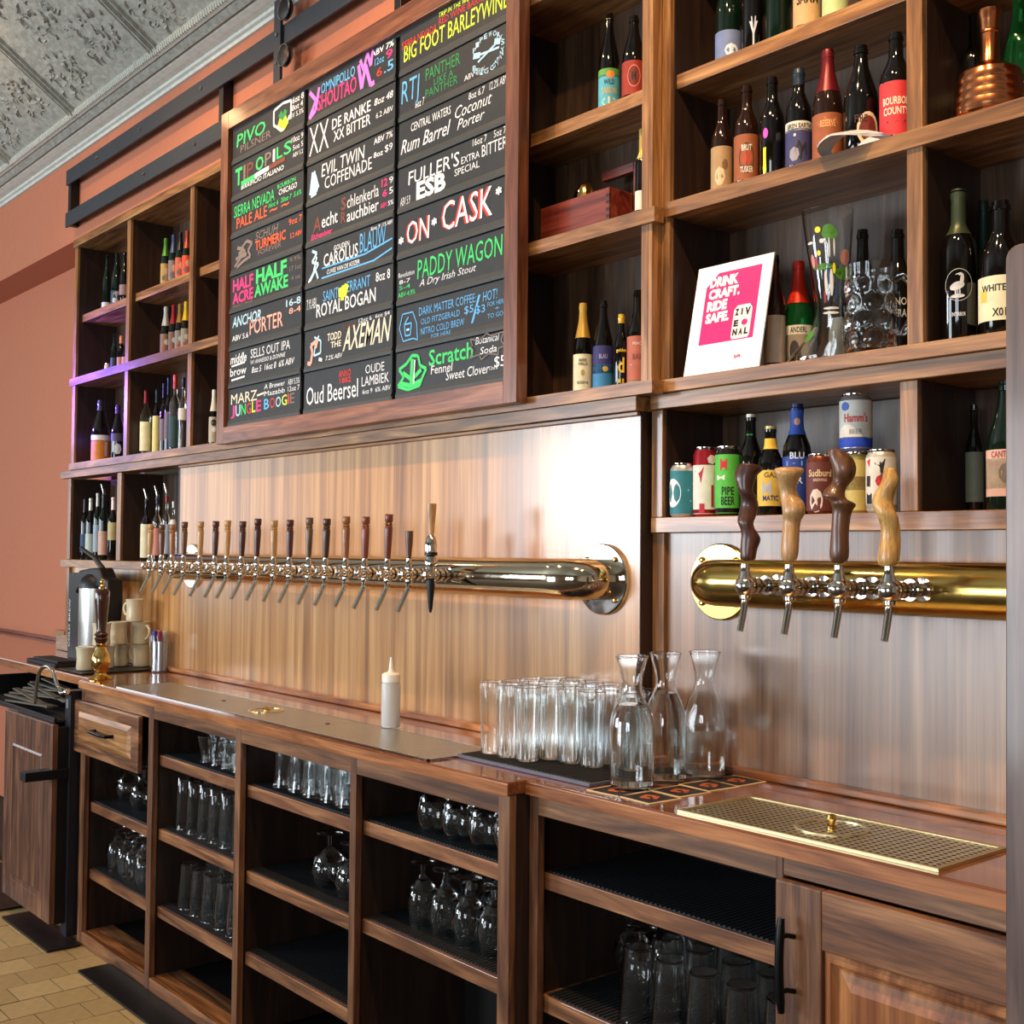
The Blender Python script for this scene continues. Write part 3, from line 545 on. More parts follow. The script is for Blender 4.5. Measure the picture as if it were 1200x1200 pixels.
bx('back_panel', plain((18, 15, 14), .7, name='dark_back'), t, -1.975, -1.317, 2.10, 2.11, FZ+.001, .9395, bevel=0)
for z in (.767, .50):
    bx('shelf', W_BX, t, -1.974, -1.3175, 1.757, 2.10, z-.037, z); mat_ribbed(t, -1.957, -1.318, 1.763, 2.098, z, .0125)
dr = MB().box(-1.303, -1.208, 1.708, 1.7295, .02, .902).build('door', W_BZ, t, bevel=.003)
MB().box(-1.2075, -.52, 1.708, 1.7295, .802, .902).build('door_rail', W_BX, dr, bevel=.003)
MB().box(-.52, -.425, 1.708, 1.7295, .02, .902).build('door_stile', W_BZ, dr, bevel=.003)
MB().box(-1.2075, -.52, 1.708, 1.7295, .02, .12).build('door_rail', W_BX, dr, bevel=.003)
mb = MB(); rings = [(0, 1.718), (.010, 1.7105), (.016, 1.7105), (.026, 1.722), (.030, 1.722), (.055, 1.712)]
vs = []
for gq, y in rings:
    x0_, x1_, z0_, z1_ = -1.2075+gq, -.52-gq, .12+gq, .802-gq; vs += [(x0_, y, z0_), (x1_, y, z0_), (x1_, y, z1_), (x0_, y, z1_)]
fs = []
for i in range(len(rings)-1):
    for k in range(4): fs.append((4*i+k, 4*i+(k+1) % 4, 4*i+4+(k+1) % 4, 4*i+4+k))
fs.append(tuple(range(len(vs)-4, len(vs))))
W_DP = wood('door_panel_walnut', (104, 58, 34), (140, 86, 52), (190, 128, 78), 'z', .22, .6, .45, rnd=.1)
mb.add(vs, fs).build('raised_panel', W_DP, dr)
hm = plain((16, 16, 18), .35, .5, name='black_bronze')
hd = MB().tube([(-1.268, 1.673+.006*((i/8-.5)**2)*4, .688+.16*i/8) for i in range(9)], [.0058]+[.0078]*7+[.0058], 12).build('handle', hm, dr, smooth=True)
for z in (.722, .815): MB().tube([(-1.268, 1.675, z), (-1.266, 1.69, z+.002), (-1.262, 1.7075, z-.003)], .0045, 8).build('handle_post', hm, hd, smooth=True)

# upright end board nearest the camera
mb = MB(); zt = 1.826; xl = -.668; xb_ = -.679
pts = [(xb_, FZ), (-.3, FZ), (-.3, zt)]+[(xl+.016-.016*math.sin(a), zt-.016+.016*math.cos(a)) for a in [PI/2*i/5 for i in range(6)]]
mb.prism(pts, 1.30, 1.34); solid('partition_board', mb, wood('pillar_walnut', (86, 62, 54), (118, 92, 80), (146, 118, 104), 'z', .4, .3, .6), 'upright walnut end board with a rounded top corner at the right edge of the photo', 'board', bevel=.002)

# floor mats
for i, (a, b_, y0, y1, lb) in enumerate(((-5.0, -4.47, 1.545, 1.668, 'black rubber mat strip on the tiles below the wooden fridge door'), (-4.20, -2.0, 1.56, 1.672, 'black rubber mat strip along the foot of the glass cabinet'), (-6.3, -5.1, 1.45, 1.8, 'black rubber mat at the far left edge of the tiled floor'))):
    solid('floor_mat', MB().box(a, b_, y0, y1, FZ+.002, FZ+.010), BLACK, lb, 'floor mat')

# ------------------------------------------------------------------ tap pipes
def arcpipe(x0, x1, yw, ya, z, rb=.07, open_right=False):
    pts = [(x0, yw-.002, z)]
    for i in range(0, 9): a = PI/2*i/8; pts.append((x0+rb-rb*math.cos(a), ya+rb-rb*math.sin(a), z))
    if open_right: pts.append((x1, ya, z)); return pts
    k = 12
    for i in range(1, k): pts.append((x0+rb+(x1-x0-2*rb)*i/k, ya, z))
    for i in range(0, 9): a = PI/2*i/8; pts.append((x1-rb+rb*math.sin(a), ya+rb-rb*math.cos(a), z))
    pts.append((x1, yw-.002, z)); return pts
def flange(par, x, yw, z, m):
    f = MB().lathe([(0, -.012), (.0855, -.012), (.0885, -.009), (.089, 0)], (x, yw, z), 48, 'y').build('flange', m, par, smooth=True)
    for a in range(4):
        an = PI/4+a*PI/2; MB().lathe([(0, -.021), (.005, -.020), (.0075, -.014), (.0075, -.011)], (x+.071*math.cos(an), yw, z+.071*math.sin(an)), 10, 'y').build('bolt', GOLD, f, smooth=True)
# faucet prototype meshes, origin at ball centre
def bake(mb, name, mats):
    me = bpy.data.meshes.new(name); me.from_pydata(mb.v, [], mb.f); me.update(); me.polygons.foreach_set('material_index', mb.m)
    for m_ in mats: me.materials.append(m_)
    me.polygons.foreach_set('use_smooth', [True]*len(me.polygons)); me.set_sharp_from_angle(angle=math.radians(40)); return me
def sphere_prof(r, n=10, a0=-PI/2, a1=PI/2): return [(max(r*math.cos(a0+(a1-a0)*i/n), 0), r*math.sin(a0+(a1-a0)*i/n)) for i in range(n+1)]
def faucet_mesh(kind, sh):
    mb = MB()
    if kind == 'ball':
        mb.lathe(sphere_prof(.0215, 12), n=24)
        mb.lathe([(.0, .012), (.015, .014), (.012, .024), (.0095, .03), (.0095, .044), (0, .044)], n=16)
        mb.lathe([(0, -.019), (.012, -.019), (.012, -.025), (.008, -.029), (0, -.029)], n=16)
    else:
        mb.lathe(sphere_prof(.0145, 10), n=18)
        mb.lathe([(0, -.031), (.011, -.030), (.0135, -.026), (.0135, -.015), (.010, -.010)], n=20, ax='y')
        mb.lathe([(0, .010), (.010, .012), (.0115, .020), (.008, .026), (.0075, .044), (0, .044)], n=14)
        mb.lathe([(0, -.012), (.010, -.013), (.0115, -.020), (.008, -.027), (0, -.027)], n=14)
    y = .008
    for (r, l) in ((.012, .012), (.017, .010), (.0125, .008), (.0165, .006), (.011, .014), (.0145, .008), (.020, .012)):
        mb.lathe([(0, y), (r, y+.001), (r, y+l-.001), (0, y+l)], n=18, ax='y'); y += l
    mb.lathe([(0, y), (.0125, y), (.0125, sh), (0, sh)], n=16, ax='y')
    mb.lathe([(0, sh-.012), (.022, sh-.010), (.022, sh-.002), (0, sh)], n=20, ax='y')
    return bake(mb, 'faucet', [CHROME])
def spout_mesh(lean, ln):
    return bake(MB().tube([(0, 0, -.022), (0, -.001, -.036), (0, -lean*.18, -.024-ln*.28), (0, -lean*.5, -.024-ln*.58), (0, -lean, -.024-ln)], [.0075, .0075, .0073, .0070, .0066], 14), 'spout', [CHROME])
def put(name, me, par, loc, label=None):
    o = bpy.data.objects.new(name, me); C.objects.link(o); o.parent = par; o.location = Vector(loc)-parent_world(par)
    if label: o['label'] = label
    return o
t = thing('tap_rail', 'long polished nickel pipe on two flanges with eighteen beer taps', 'beer tap rail', (-3.3, 2.01, 1.35))
mb = MB().tube(arcpipe(-4.46, -2.12, 2.09, 1.998, 1.405, .075), .0515, 40); mb.build('pipe', NICKEL, t, smooth=True)
flange(t, -4.46, 2.09, 1.405, NICKEL); flange(t, -2.12, 2.09, 1.405, CHROME)
YT = 1.895; TZ = 1.407
fm = faucet_mesh('std', .062); sm = spout_mesh(.036, .078)
HP = [(0, 0), (.0080, 0), (.0092, .012), (.0108, .045), (.0116, .080), (.0112, .086), (.0092, .089), (.0112, .0925), (.0088, .097), (.0116, .101), (.0120, .117), (.0105, .120), (0, .120)]
WC = {'pale': ((196, 150, 96), (216, 172, 116)), 'oak': ((150, 96, 52), (180, 124, 74)), 'dark': ((70, 36, 24), (96, 52, 34)), 'plum': ((74, 32, 36), (100, 46, 46)), 'red': ((112, 52, 34), (146, 76, 50)), 'grey': ((96, 74, 54), (150, 122, 92)), 'brown': ((98, 60, 36), (128, 84, 52))}
WM = {k: wood('handle_'+k, tuple(int(v*.8) for v in a), a, b_, 'z', .4, .3, 2., rnd=.1) for k, (a, b_) in WC.items()}
HL = [('pale', 1.), ('brown', .98), ('oak', .97), ('brown', 1.04), ('pale', 1.03), ('dark', 1.03), ('pale', 1.04), ('dark', 1.0), ('plum', 1.06), ('pale', 1.0), ('plum', 1.0), ('grey', 1.04), ('dark', 1.0), ('oak', 1.04), ('red', 1.02), ('red', 1.06)]
XS = [-4.435, -4.327, -4.232, -4.130, -3.995, -3.876, -3.785, -3.675, -3.568, -3.453, -3.350, -3.231, -3.130, -3.016, -2.912, -2.795, -2.690, -2.582]
hmesh = {}
for i, x in enumerate(XS):
    lb = None
    f_ = put('faucet', fm, t, (x, YT, TZ))
    if i < 16:
        k, sc = HL[i]
        if (k, sc) not in hmesh: hmesh[(k, sc)] = bake(MB().lathe([(r, h*sc) for r, h in HP], n=16), 'tap_handle', [WM[k]])
        h = put('tap_handle', hmesh[(k, sc)], f_, (x, YT, TZ+.042), {'pale': 'pale turned wood handle', 'oak': 'oak coloured turned handle', 'dark': 'dark turned wood handle', 'plum': 'plum brown turned handle', 'red': 'reddish turned handle', 'grey': 'mottled grey brown handle', 'brown': 'brown turned handle'}[k])
        h.rotation_euler = (0, math.radians(random.uniform(0, 3.5)), 0)
        put('spout', sm, f_, (x, YT, TZ))
    elif i == 16:
        h = put('tap_handle', bake(MB().lathe([(0, 0), (.006, 0), (.0105, .045), (.0115, .078), (0, .079)], n=16), 'tap_handle', [WM['brown']]), f_, (x, YT, TZ+.042), 'short conical brown handle')
        put('spout', sm, f_, (x, YT, TZ))
    else:
        mb = MB().lathe([(0, -.028), (.013, -.028), (.013, -.004), (.009, .004), (.017, .010), (.017, .026), (.012, .032), (.012, .040), (.017, .042), (.018, .060), (.013, .082), (.006, .09), (0, .09)], n=24)
        put('stout_valve', bake(mb, 'valve', [CHROME]), f_, (x, YT-.004, TZ+.02))
        put('valve_ring', bake(MB().lathe([(0, .032), (.0175, .032), (.0175, .041), (0, .041)], n=20), 'ring', [BLACK]), f_, (x, YT-.004, TZ+.021))
        put('spout', bake(MB().lathe([(0, -.1), (.003, -.1), (.0055, -.09), (.0115, -.03), (.0115, -.008), (0, -.008)], n=16), 'nozzle', [BLACK]), f_, (x, YT-.004, TZ+.0), 'black plastic nozzle')
        put('tap_handle', bake(MB().lathe([(0, 0), (.0075, 0), (.0125, .06), (.014, .085), (0, .086)], n=18), 'tap_handle', [WM['pale']]), f_, (x, YT-.004, TZ+.108), 'pale smooth conical wood handle')

t = thing('tap_rail', 'thick brass pipe on a round flange with four carved wooden tap handles', 'beer tap rail', (-1.3, 2.06, 1.35))
MB().tube(arcpipe(-1.785, -.4, 2.145, 2.062, 1.4065, .078), .0525, 48).build('pipe', BRASS, t, smooth=True)
flange(t, -1.787, 2.145, 1.4065, BRASS); flange(t, -.4, 2.145, 1.4065, BRASS)
fm2 = faucet_mesh('ball', .118); sm2 = spout_mesh(.016, .066)
K = .00058
CH = [  # silhouettes (y, xl, xr) read as heights and widths
 ('dark', 265, [(55, 250, 285), (62, 238, 312), (75, 230, 338), (90, 228, 312), (110, 228, 302), (130, 234, 296), (150, 238, 286), (165, 246, 300), (180, 250, 306), (200, 250, 313), (222, 245, 312), (250, 237, 300), (265, 238, 292), (285, 248, 296), (310, 250, 318), (330, 247, 318), (352, 246, 306), (375, 245, 303), (398, 245, 303)], 'dark twisted carved handle'),
 ('pale', 413, [(78, 385, 440), (82, 360, 464), (95, 357, 462), (110, 364, 447), (130, 372, 440), (150, 378, 437), (175, 383, 445), (195, 386, 464), (215, 388, 467), (235, 388, 466), (250, 390, 455), (262, 391, 449), (300, 387, 446), (350, 383, 445), (402, 384, 442)], 'pale scooped carved handle'),
 ('brown', 584, [(28, 552, 575), (36, 549, 600), (50, 552, 622), (65, 556, 632), (85, 560, 638), (110, 562, 637), (130, 566, 630), (150, 552, 612), (165, 534, 606), (185, 527, 604), (196, 556, 612), (206, 556, 640), (218, 560, 636), (232, 562, 622), (300, 557, 614), (350, 554, 617), (404, 552, 618)], 'brown curled carved handle'),
 ('oak2', 748, [(98, 742, 760), (104, 733, 768), (118, 728, 774), (135, 724, 776), (150, 720, 774), (165, 710, 772), (185, 700, 766), (205, 696, 762), (222, 698, 762), (240, 706, 768), (255, 712, 775), (290, 722, 781), (320, 720, 783), (350, 716, 783), (380, 712, 780), (410, 712, 778)], 'yellow knotty carved handle')]
WM['oak2'] = wood('handle_yellow', (150, 100, 40), (206, 158, 86), (226, 184, 112), 'z', .4, .3, 2.2, rnd=.1)
for x, (k, ref, sec, lb) in zip((-1.524, -1.416, -1.303, -1.197), CH):
    f_ = put('faucet', fm2, t, (x, YT+.005, TZ)); put('spout', sm2, f_, (x, YT+.005, TZ))
    mb = MB(); vs = []; NS = 14; sec = sec[::-1]; rs = random.Random(k)
    for j, (yy, a, b_) in enumerate(sec):
        # widths are measured across the line of sight (about 50 degrees to the rail)
        c_ = ((a+b_)/2-ref)*K; hw = (b_-a)/2*K; dp = min(max(hw, .015), .022)*(1+.12*math.sin(j*1.3))
        for q in range(NS):
            an = 2*PI*q/NS; s_ = hw*math.cos(an)*(1+.05*math.sin(3*an+j*.8)); d_ = dp*math.sin(an)+.004*math.sin(j*.9)*(1 if j > 3 else 0)
            vx = rt*(c_+s_)+Vector((fw.x, fw.y, 0))*d_; vs.append((vx.x, vx.y, (482-yy)*K))
    n_ = len(sec); fs = [(j*NS+q, j*NS+(q+1) % NS, (j+1)*NS+(q+1) % NS, (j+1)*NS+q) for j in range(n_-1) for q in range(NS)]
    fs += [tuple(range(NS))[::-1], tuple(range((n_-1)*NS, n_*NS))]
    me = bake(MB().add(vs, fs), 'tap_handle', [WM[k]]); h = put('tap_handle', me, f_, (x, YT+.005, TZ), lb)
    ss = h.modifiers.new('s', 'SUBSURF'); ss.levels = 1; ss.render_levels = 2

# ------------------------------------------------------------------ drip trays
def perforated(x0, x1, y0, y1, z, nx, ny, m, parent, name='grate', rr=.62, skip=None):
    mb = MB(); dx, dy = (x1-x0)/nx, (y1-y0)/ny
    for i in range(nx):
        for j in range(ny):
            cx, cy = x0+dx*(i+.5), y0+dy*(j+.5); o_ = [(-1, -1), (1, -1), (1, 1), (-1, 1)]
            out = [(cx+a*dx/2, cy+b_*dy/2, z) for a, b_ in o_]
            if skip and skip(cx, cy): mb.add(out, [(0, 1, 2, 3)]); continue
            inn = [(cx+a*dx/2*rr, cy+b_*dy/2*rr, z) for a, b_ in ((-1, 0), (0, -1), (1, 0), (0, 1))]
            mb.add(out+inn, [(0, 1, 5), (0, 5, 4), (1, 2, 6), (1, 6, 5), (2, 3, 7), (2, 7, 6), (3, 0, 4), (3, 4, 7)])
    return mb.build(name, m, parent)
t = thing('drip_tray', 'long brushed steel drip tray let into the worktop under the taps', 'drip tray', (-3.25, 1.79, .971))
x0, x1, y0, y1 = -4.217, -2.30, 1.682, 1.898; zt = .9745
bx('pan', plain((60, 58, 54), .5, name='tray_shadow'), t, x0+.003, x1-.003, y0+.003, y1-.003, .9708, .9722, bevel=0)
rim = MB().box(x0, x1, y0, y0+.005, .9708, zt+.001).box(x0, x1, y1-.005, y1, .9708, zt+.001).box(x0, x0+.005, y0, y1, .9708, zt+.001).box(x1-.005, x1, y0, y1, .9708, zt+.001).build('rim', CHROME, t)
for a, b_ in ((x0+.005, -3.622), (-3.620, -2.936), (-2.934, x1-.005)): perforated(a, b_, y0+.005, y1-.005, zt, int((b_-a)/.011), 19, STEEL, t, rr=.5)
dn = MB().lathe([(.058, 0), (.058, .002), (.050, .002), (.050, 0)], (-3.31, 1.80, zt), 32).build('drain_ring', GOLD, t)
MB().lathe([(0, .012), (.008, .011), (.012, .004), (.012, 0)], (-3.31, 1.80, zt), 14).build('rinser_nozzle', GOLD, dn)
for x in (-3.60, -2.95): MB().lathe([(0, .0014), (.007, .0014), (.007, 0)], (x, 1.80, zt), 12).build('finger_hole', BLACK, t)
t = thing('drip_tray', 'short brass drip tray with round holes and a gold rinser knob', 'drip tray', (-1.28, 1.84, .971))
x0, x1, y0, y1 = -1.556, -1.007, 1.735, 1.955
bx('pan', plain((30, 24, 14), .5, name='brass_pan'), t, x0+.003, x1-.003, y0+.003, y1-.003, .9708, .9718, bevel=0)
BR2 = scratchy('tray_brass', (226, 216, 182), 1, .3, 5, .1)
MB().box(x0, x1, y0, y0+.010, .9708, zt+.002).box(x0, x1, y1-.010, y1, .9708, zt+.002).box(x0, x0+.010, y0+.010, y1-.010, .9708, zt+.002).box(x1-.010, x1, y0+.010, y1-.010, .9708, zt+.002).build('rim', scratchy('rim_brass', (206, 190, 146), 1, .38, 5, .05), t)
perforated(x0+.010, x1-.010, y0+.010, y1-.010, zt+.0005, 36, 14, BR2, t, rr=.70, skip=lambda a, b_: .058 < math.hypot(a+1.281, b_-1.845) < .068)
dn = MB().lathe([(.067, 0), (.067, .0025), (.061, .0025), (.061, 0)], (-1.281, 1.845, zt+.0005), 40).build('drain_ring', BR2, t, smooth=True)
MB().lathe([(0, .026), (.007, .024), (.009, .017), (.006, .011), (.005, .006), (.009, .004), (.009, 0)], (-1.281, 1.845, zt+.0005), 16).build('rinser_knob', GOLD, dn, smooth=True)

# ------------------------------------------------------------------ glassware
def vessel(prof_out, th=.0016, base=.006, n=48):
    """thin solid glass shell from an outer profile (r,z) bottom to top"""
    inn = [(max(r-th, .0005), z) for r, z in prof_out if z > base]
    inn = [(0.0, base), (max(prof_out[1][0]-th*1.2, .001), base)]+inn
    R_, Z_ = prof_out[-1]; lip = [(R_+.0004, Z_-.0022), (R_+.0008, Z_-.0006), (R_, Z_+.0006), (R_-th*.5, Z_+.0009), (R_-th-.0006, Z_), (R_-th-.0006, Z_-.0012)]
    prof = [(0.0, 0.0)]+prof_out[:-1]+lip+[q for q in inn[::-1] if q[1] < Z_-.0013]
    return MB().lathe(prof, n=n)
PINT = [(.0255, 0), (.027, .002), (.0285, .06), (.0312, .14), (.0318, .172)]
PINT2 = [(.027, 0), (.029, .002), (.034, .07), (.040, .14), (.0405, .148)]
TULIP = [(.020, 0), (.031, .002), (.031, .004), (.006, .010), (.005, .035), (.012, .042), (.034, .07), (.040, .10), (.036, .135), (.033, .16)]
SNIFT = [(.020, 0), (.034, .002), (.034, .004), (.006, .010), (.005, .030), (.014, .038), (.040, .062), (.046, .09), (.038, .125), (.031, .14)]
GOB = [(.020, 0), (.036, .002), (.036, .004), (.006, .010), (.005, .04), (.014, .048), (.046, .078), (.052, .105), (.044, .14), (.036, .152)]
SMALL = [(.022, 0), (.024, .002), (.020, .02), (.028, .05), (.034, .085)]
MUGG = [(.036, 0), (.040, .003), (.037, .03), (.036, .08), (.038, .115)]
def solid_stem(p, i0, base): 
    # bowls on a stem: hollow only above the stem
    out = p; inn = [(max(r-.0018, .0008), z) for r, z in out[i0:]]; prof = [(0, 0)]+out+[(out[-1][0]-.0018, out[-1][1])]+inn[::-1][1:]+[(0, out[i0][1]-.001+.003)]
    return MB().lathe(prof, n=26)
GM = {'pint': bake(vessel(PINT), 'g', [GLASS]), 'tall': bake(vessel(PINT, n=26), 'g', [GLASS]), 'short': bake(vessel(PINT2, n=26), 'g', [GLASS]), 'tulip': bake(solid_stem(TULIP, 6, 0), 'g', [GLASS]), 'snifter': bake(solid_stem(SNIFT, 6, 0), 'g', [GLASS]),
      'goblet': bake(solid_stem(GOB, 6, 0), 'g', [GLASS]), 'small': bake(vessel(SMALL, base=.01, n=26), 'g', [GLASS]), 'mug': bake(vessel(MUGG, base=.012, n=26), 'g', [GLASS])}
HG = {'pint': .172, 'tall': .172, 'short': .148, 'tulip': .16, 'snifter': .14, 'goblet': .152, 'small': .085, 'mug': .115}
def glass(kind, name, x, y, z, label, group=None, inv=False, cat='glass'):
    o = bpy.data.objects.new(name, GM[kind]); C.objects.link(o); o.location = (x, y, z)
    if inv: o.rotation_euler = (PI, 0, 0); o.location.z = z+HG[kind]+.0012
    return tag(o, label, cat, group)
mt = thing('bar_mat', 'black ribbed bar mat with a pale edge under the pint glasses', 'bar mat', (-2.07, 1.91, .971))
bx('mat_base', plain((92, 94, 112), .5, name='mat_edge'), mt, -2.30, -1.835, 1.768, 2.06, .971, .979)
mb = MB()
for i in range(38): mb.box(-2.292+i*.012, -2.284+i*.012, 1.776, 2.052, .979, .9815)
mb.build('mat_ribs', BLK2, mt)
rows = [(1.838, (-2.255, -2.187, -2.119)), (1.902, (-2.24, -2.172, -2.105, -2.038, -1.970)), (1.968, (-2.25, -2.182, -2.115, -2.047, -1.979, -1.911)), (2.03, (-2.24, -2.172, -2.105, -2.037, -1.969, -1.901))]
for j, (y, xs) in enumerate(rows):
    for x in xs: glass('pint', 'pint_glass', x+random.uniform(-.003, .003), y+random.uniform(-.003, .003), .982, 'upright pint glass on the black bar mat, %s, %s row' % (('leftmost', 'second from the left', 'third from the left', 'fourth from the left', 'fifth from the left', 'sixth from the left')[xs.index(x)], ('front', 'second', 'third', 'back')[j]), 'pint glasses on the bar mat')
# glasses in the cabinet bays
ORD = ['rightmost']+[k+' from the right' for k in ('second', 'third', 'fourth', 'fifth', 'sixth', 'seventh', 'eighth')]
def bayfill(kind, name, b1, xmin, z, ys, label, group, inv=True, step=.078):
    for j, y in enumerate(ys):
        i = 0
        while b1-.05-i*step > xmin:
            glass(kind, name, b1-.05-i*step+random.uniform(-.003, .003), y+random.uniform(-.003, .003), z+.0055, '%s, %s, %s row' % (label, ORD[i], ('front', 'middle', 'back')[j]), group, inv); i += 1
glass('goblet', 'goblet', -4.385, 1.81, .5185, 'round bowled goblet at the left of the shelf below the drawer', None, True)
glass('goblet', 'goblet', -4.21, 1.79, .5185, 'large goblet beside the stile on the shelf below the drawer', None, True)
glass('goblet', 'goblet', -4.30, 1.95, .5185, 'large goblet at the back of the shelf below the drawer', None, True)
bayfill('tulip', 'tulip_glass', -3.904, -4.42, .26, (1.77, 1.86, 1.95), 'tulip glass, lower shelf under the drawer', 'tulip glasses in the drawer bay', step=.088)
bayfill('small', 'tasting_glass', -3.269, -3.66, .772, (1.755, 1.835, 1.915), 'tasting glass, top shelf right of the drawer', 'tasting glasses on the top shelf', inv=False, step=.074)
bayfill('tall', 'pint_glass', -3.269, -3.80, .523, (1.765, 1.85, 1.935), 'pint glass, second shelf right of the drawer', 'pint glasses on the second shelf of the second bay', step=.08)
bayfill('short', 'pint_glass', -3.269, -3.80, .263, (1.77, 1.865, 1.96), 'pint glass, third shelf right of the drawer', 'pint glasses on the third shelf of the second bay', step=.092)
bayfill('mug', 'beer_glass', -2.63, -3.12, .768, (1.765, 1.86, 1.955), 'beer glass, top shelf of the middle bay', 'beer glasses on the top shelf of the middle bay', inv=False, step=.088)
glass('goblet', 'goblet', -2.93, 1.80, .519, 'upturned goblet leftmost on the middle bay shelf', None, True)
glass('goblet', 'goblet', -2.79, 1.79, .519, 'upturned goblet at the front right of the middle bay shelf', None, True)
glass('goblet', 'goblet', -2.86, 1.92, .519, 'upturned goblet at the back of the middle bay shelf', None, True)
bayfill('snifter', 'snifter_glass', -2.027, -2.46, .774, (1.76, 1.86, 1.96), 'snifter, top shelf of the fourth bay', 'snifters on the top shelf of the fourth bay', step=.1)
bayfill('tulip', 'tulip_glass', -2.027, -2.52, .523, (1.785, 1.88, 1.975), 'stemmed glass, lower shelf of the fourth bay', 'stemmed glasses in the fourth bay', step=.095)
bayfill('short', 'pint_glass', -1.317, -1.74, .50, (1.81, 1.905, 2.0), 'pint glass, bottom shelf of the wide bay', 'pint glasses in the wide bay', step=.092)
for i, (x, y) in enumerate(((-1.835, 1.93), (-1.835, 2.04), (-1.915, 1.985))): glass('snifter', 'snifter_glass', x, y, .5055, 'upturned snifter in the wide bay, %s' % ('beside the middle row of pints', 'beside the back row of pints', 'furthest left')[i], 'snifters in the wide bay', True)

# carafes
CAR = [(.041, 0), (.045, .003), (.0475, .02), (.0478, .12), (.045, .145), (.036, .172), (.026, .192), (.0215, .207), (.0215, .222), (.026, .245), (.0345, .275), (.0350, .277)]
def carafe(x, y, lv, label):
    t = thing('carafe', label, 'carafe', (x, y, .972)); mb = vessel(CAR, th=.0022, base=.007, n=36); me = bake(mb, 'c', [GLASS]); put('glass_body', me, t, (x, y, .9745))
    pr = [(0, .0075), (.0425, .0075), (.0445, .02)]; 
    for r, z in CAR[3:]:
        if z < lv: pr.append((r-.0027, z))
    # radius at the level
    for i in range(len(CAR)-1):
        if CAR[i][1] <= lv <= CAR[i+1][1]: k = (lv-CAR[i][1])/(CAR[i+1][1]-CAR[i][1]); pr.append((CAR[i][0]*(1-k)+CAR[i+1][0]*k-.0027, lv))
    pr.append((0, lv)); put('water', bake(MB().lathe(pr, n=36), 'w', [WATER]), t, (x, y, .9745))
carafe(-1.773, 1.832, .175, 'full glass water carafe at the front, nearest the pint glasses')
carafe(-1.785, 1.95, .19, 'full glass water carafe in the middle of the three')
carafe(-1.762, 2.055, .105, 'half empty glass carafe at the back, right of the other two')
# coasters
CK = plain((232, 206, 160), .8, name='coaster_card'); CD = plain((40, 38, 48), .6, name='coaster_print'); CO = plain((190, 98, 52), .7, name='coaster_orange')
for (x, y, rz, lb) in ((-1.773, 1.79, .03, 'dark printed coaster half under the front carafe'), (-1.682, 1.792, -.06, 'dark printed coaster at the front edge, right of the front carafe'), (-1.688, 1.89, -.06, 'dark printed coaster behind the front coaster'), (-1.690, 1.985, -.08, 'dark printed coaster third from the worktop edge'), (-1.688, 2.075, -.04, 'dark printed coaster against the walnut panel'), ):
    t = thing('coaster', lb, 'coaster', (x, y, .9708)); t.rotation_euler = (0, 0, rz)
    b1 = MB().box(x-.046, x+.046, y-.046, y+.046, .9708, .9722).build('card', CK, t, bevel=0)
    b2 = MB().box(x-.0415, x+.0415, y-.0415, y+.0415, .9722, .9724).build('print', CD, b1)
    mb = MB()
    for q in range(7): a = q*2*PI/7; mb.lathe([(0, .0006), (.006+.003*(q % 2), .0004), (.006, 0)], (x+.017*math.cos(a)+.004*math.sin(q*5), y+.014*math.sin(a), .9724), 7)
    mb.build('figure_print', CO, b1)

# squeeze bottle
t = thing('squeeze_bottle', 'white squeeze bottle with a pointed nozzle on the steel tray', 'bottle', (-2.845, 1.93, .975))
PL = plain((214, 220, 222), .35, name='milky_plastic', trans=.35); PW = plain((238, 236, 226), .4, name='white_plastic')
cx, cy = -2.785, 1.905
t.location = (cx, cy, .976)
MB().lathe([(0, 0), (.025, 0), (.027, .004), (.027, .118), (.024, .128), (.022, .132), (0, .132)], (cx, cy, .976), 28).build('bottle_body', PL, t, smooth=True)
MB().lathe([(0, .126), (.026, .127), (.026, .148), (.020, .152), (.010, .154), (.007, .16), (.003, .196), (0, .197)], (cx, cy, .976), 24).build('nozzle_cap', PW, t, smooth=True)

# ------------------------------------------------------------------ bottles and cans
KN = {
 'beer': [(0, 0), (.96, 0), (1, .01), (1, .56), (.94, .62), (.62, .72), (.46, .78), (.42, .93), (.47, .935), (.47, .965), (.40, .97), (.40, 1), (0, 1)],
 'wine': [(0, 0), (.96, 0), (1, .01), (1, .60), (.93, .66), (.60, .72), (.40, .76), (.36, .95), (.42, .955), (.42, .985), (.36, 1), (0, 1)],
 'champ': [(0, 0), (.96, 0), (1, .012), (1, .48), (.93, .56), (.68, .68), (.45, .80), (.36, .92), (.42, .925), (.42, .965), (.36, .975), (.36, 1), (0, 1)],
 'liq': [(0, 0), (.97, 0), (1, .01), (1, .60), (.92, .66), (.50, .72), (.34, .75), (.32, .95), (.37, .955), (.37, 1), (0, 1)],
 'can': [(0, .01), (.78, .01), (.84, 0), (1, .05), (1, .90), (.84, .965), (.86, .985), (.86, 1), (.80, 1), (.79, .985), (0, .985)]}
def rad_at(kind, f):
    p = [q for q in KN[kind] if True]
    for i in range(1, len(p)-2):
        if p[i][1] <= f <= p[i+1][1] and p[i+1][1] > p[i][1]: k = (f-p[i][1])/(p[i+1][1]-p[i][1]); return p[i][0]*(1-k)+p[i+1][0]*k
    return p[-2][0]
MG = {'dark': GDARK, 'green': GGREEN, 'brown': GBROWN, 'clear': GLASS, 'lit': GGRN2}
def foilm(c): return plain(c, .35, .35, name='foil')
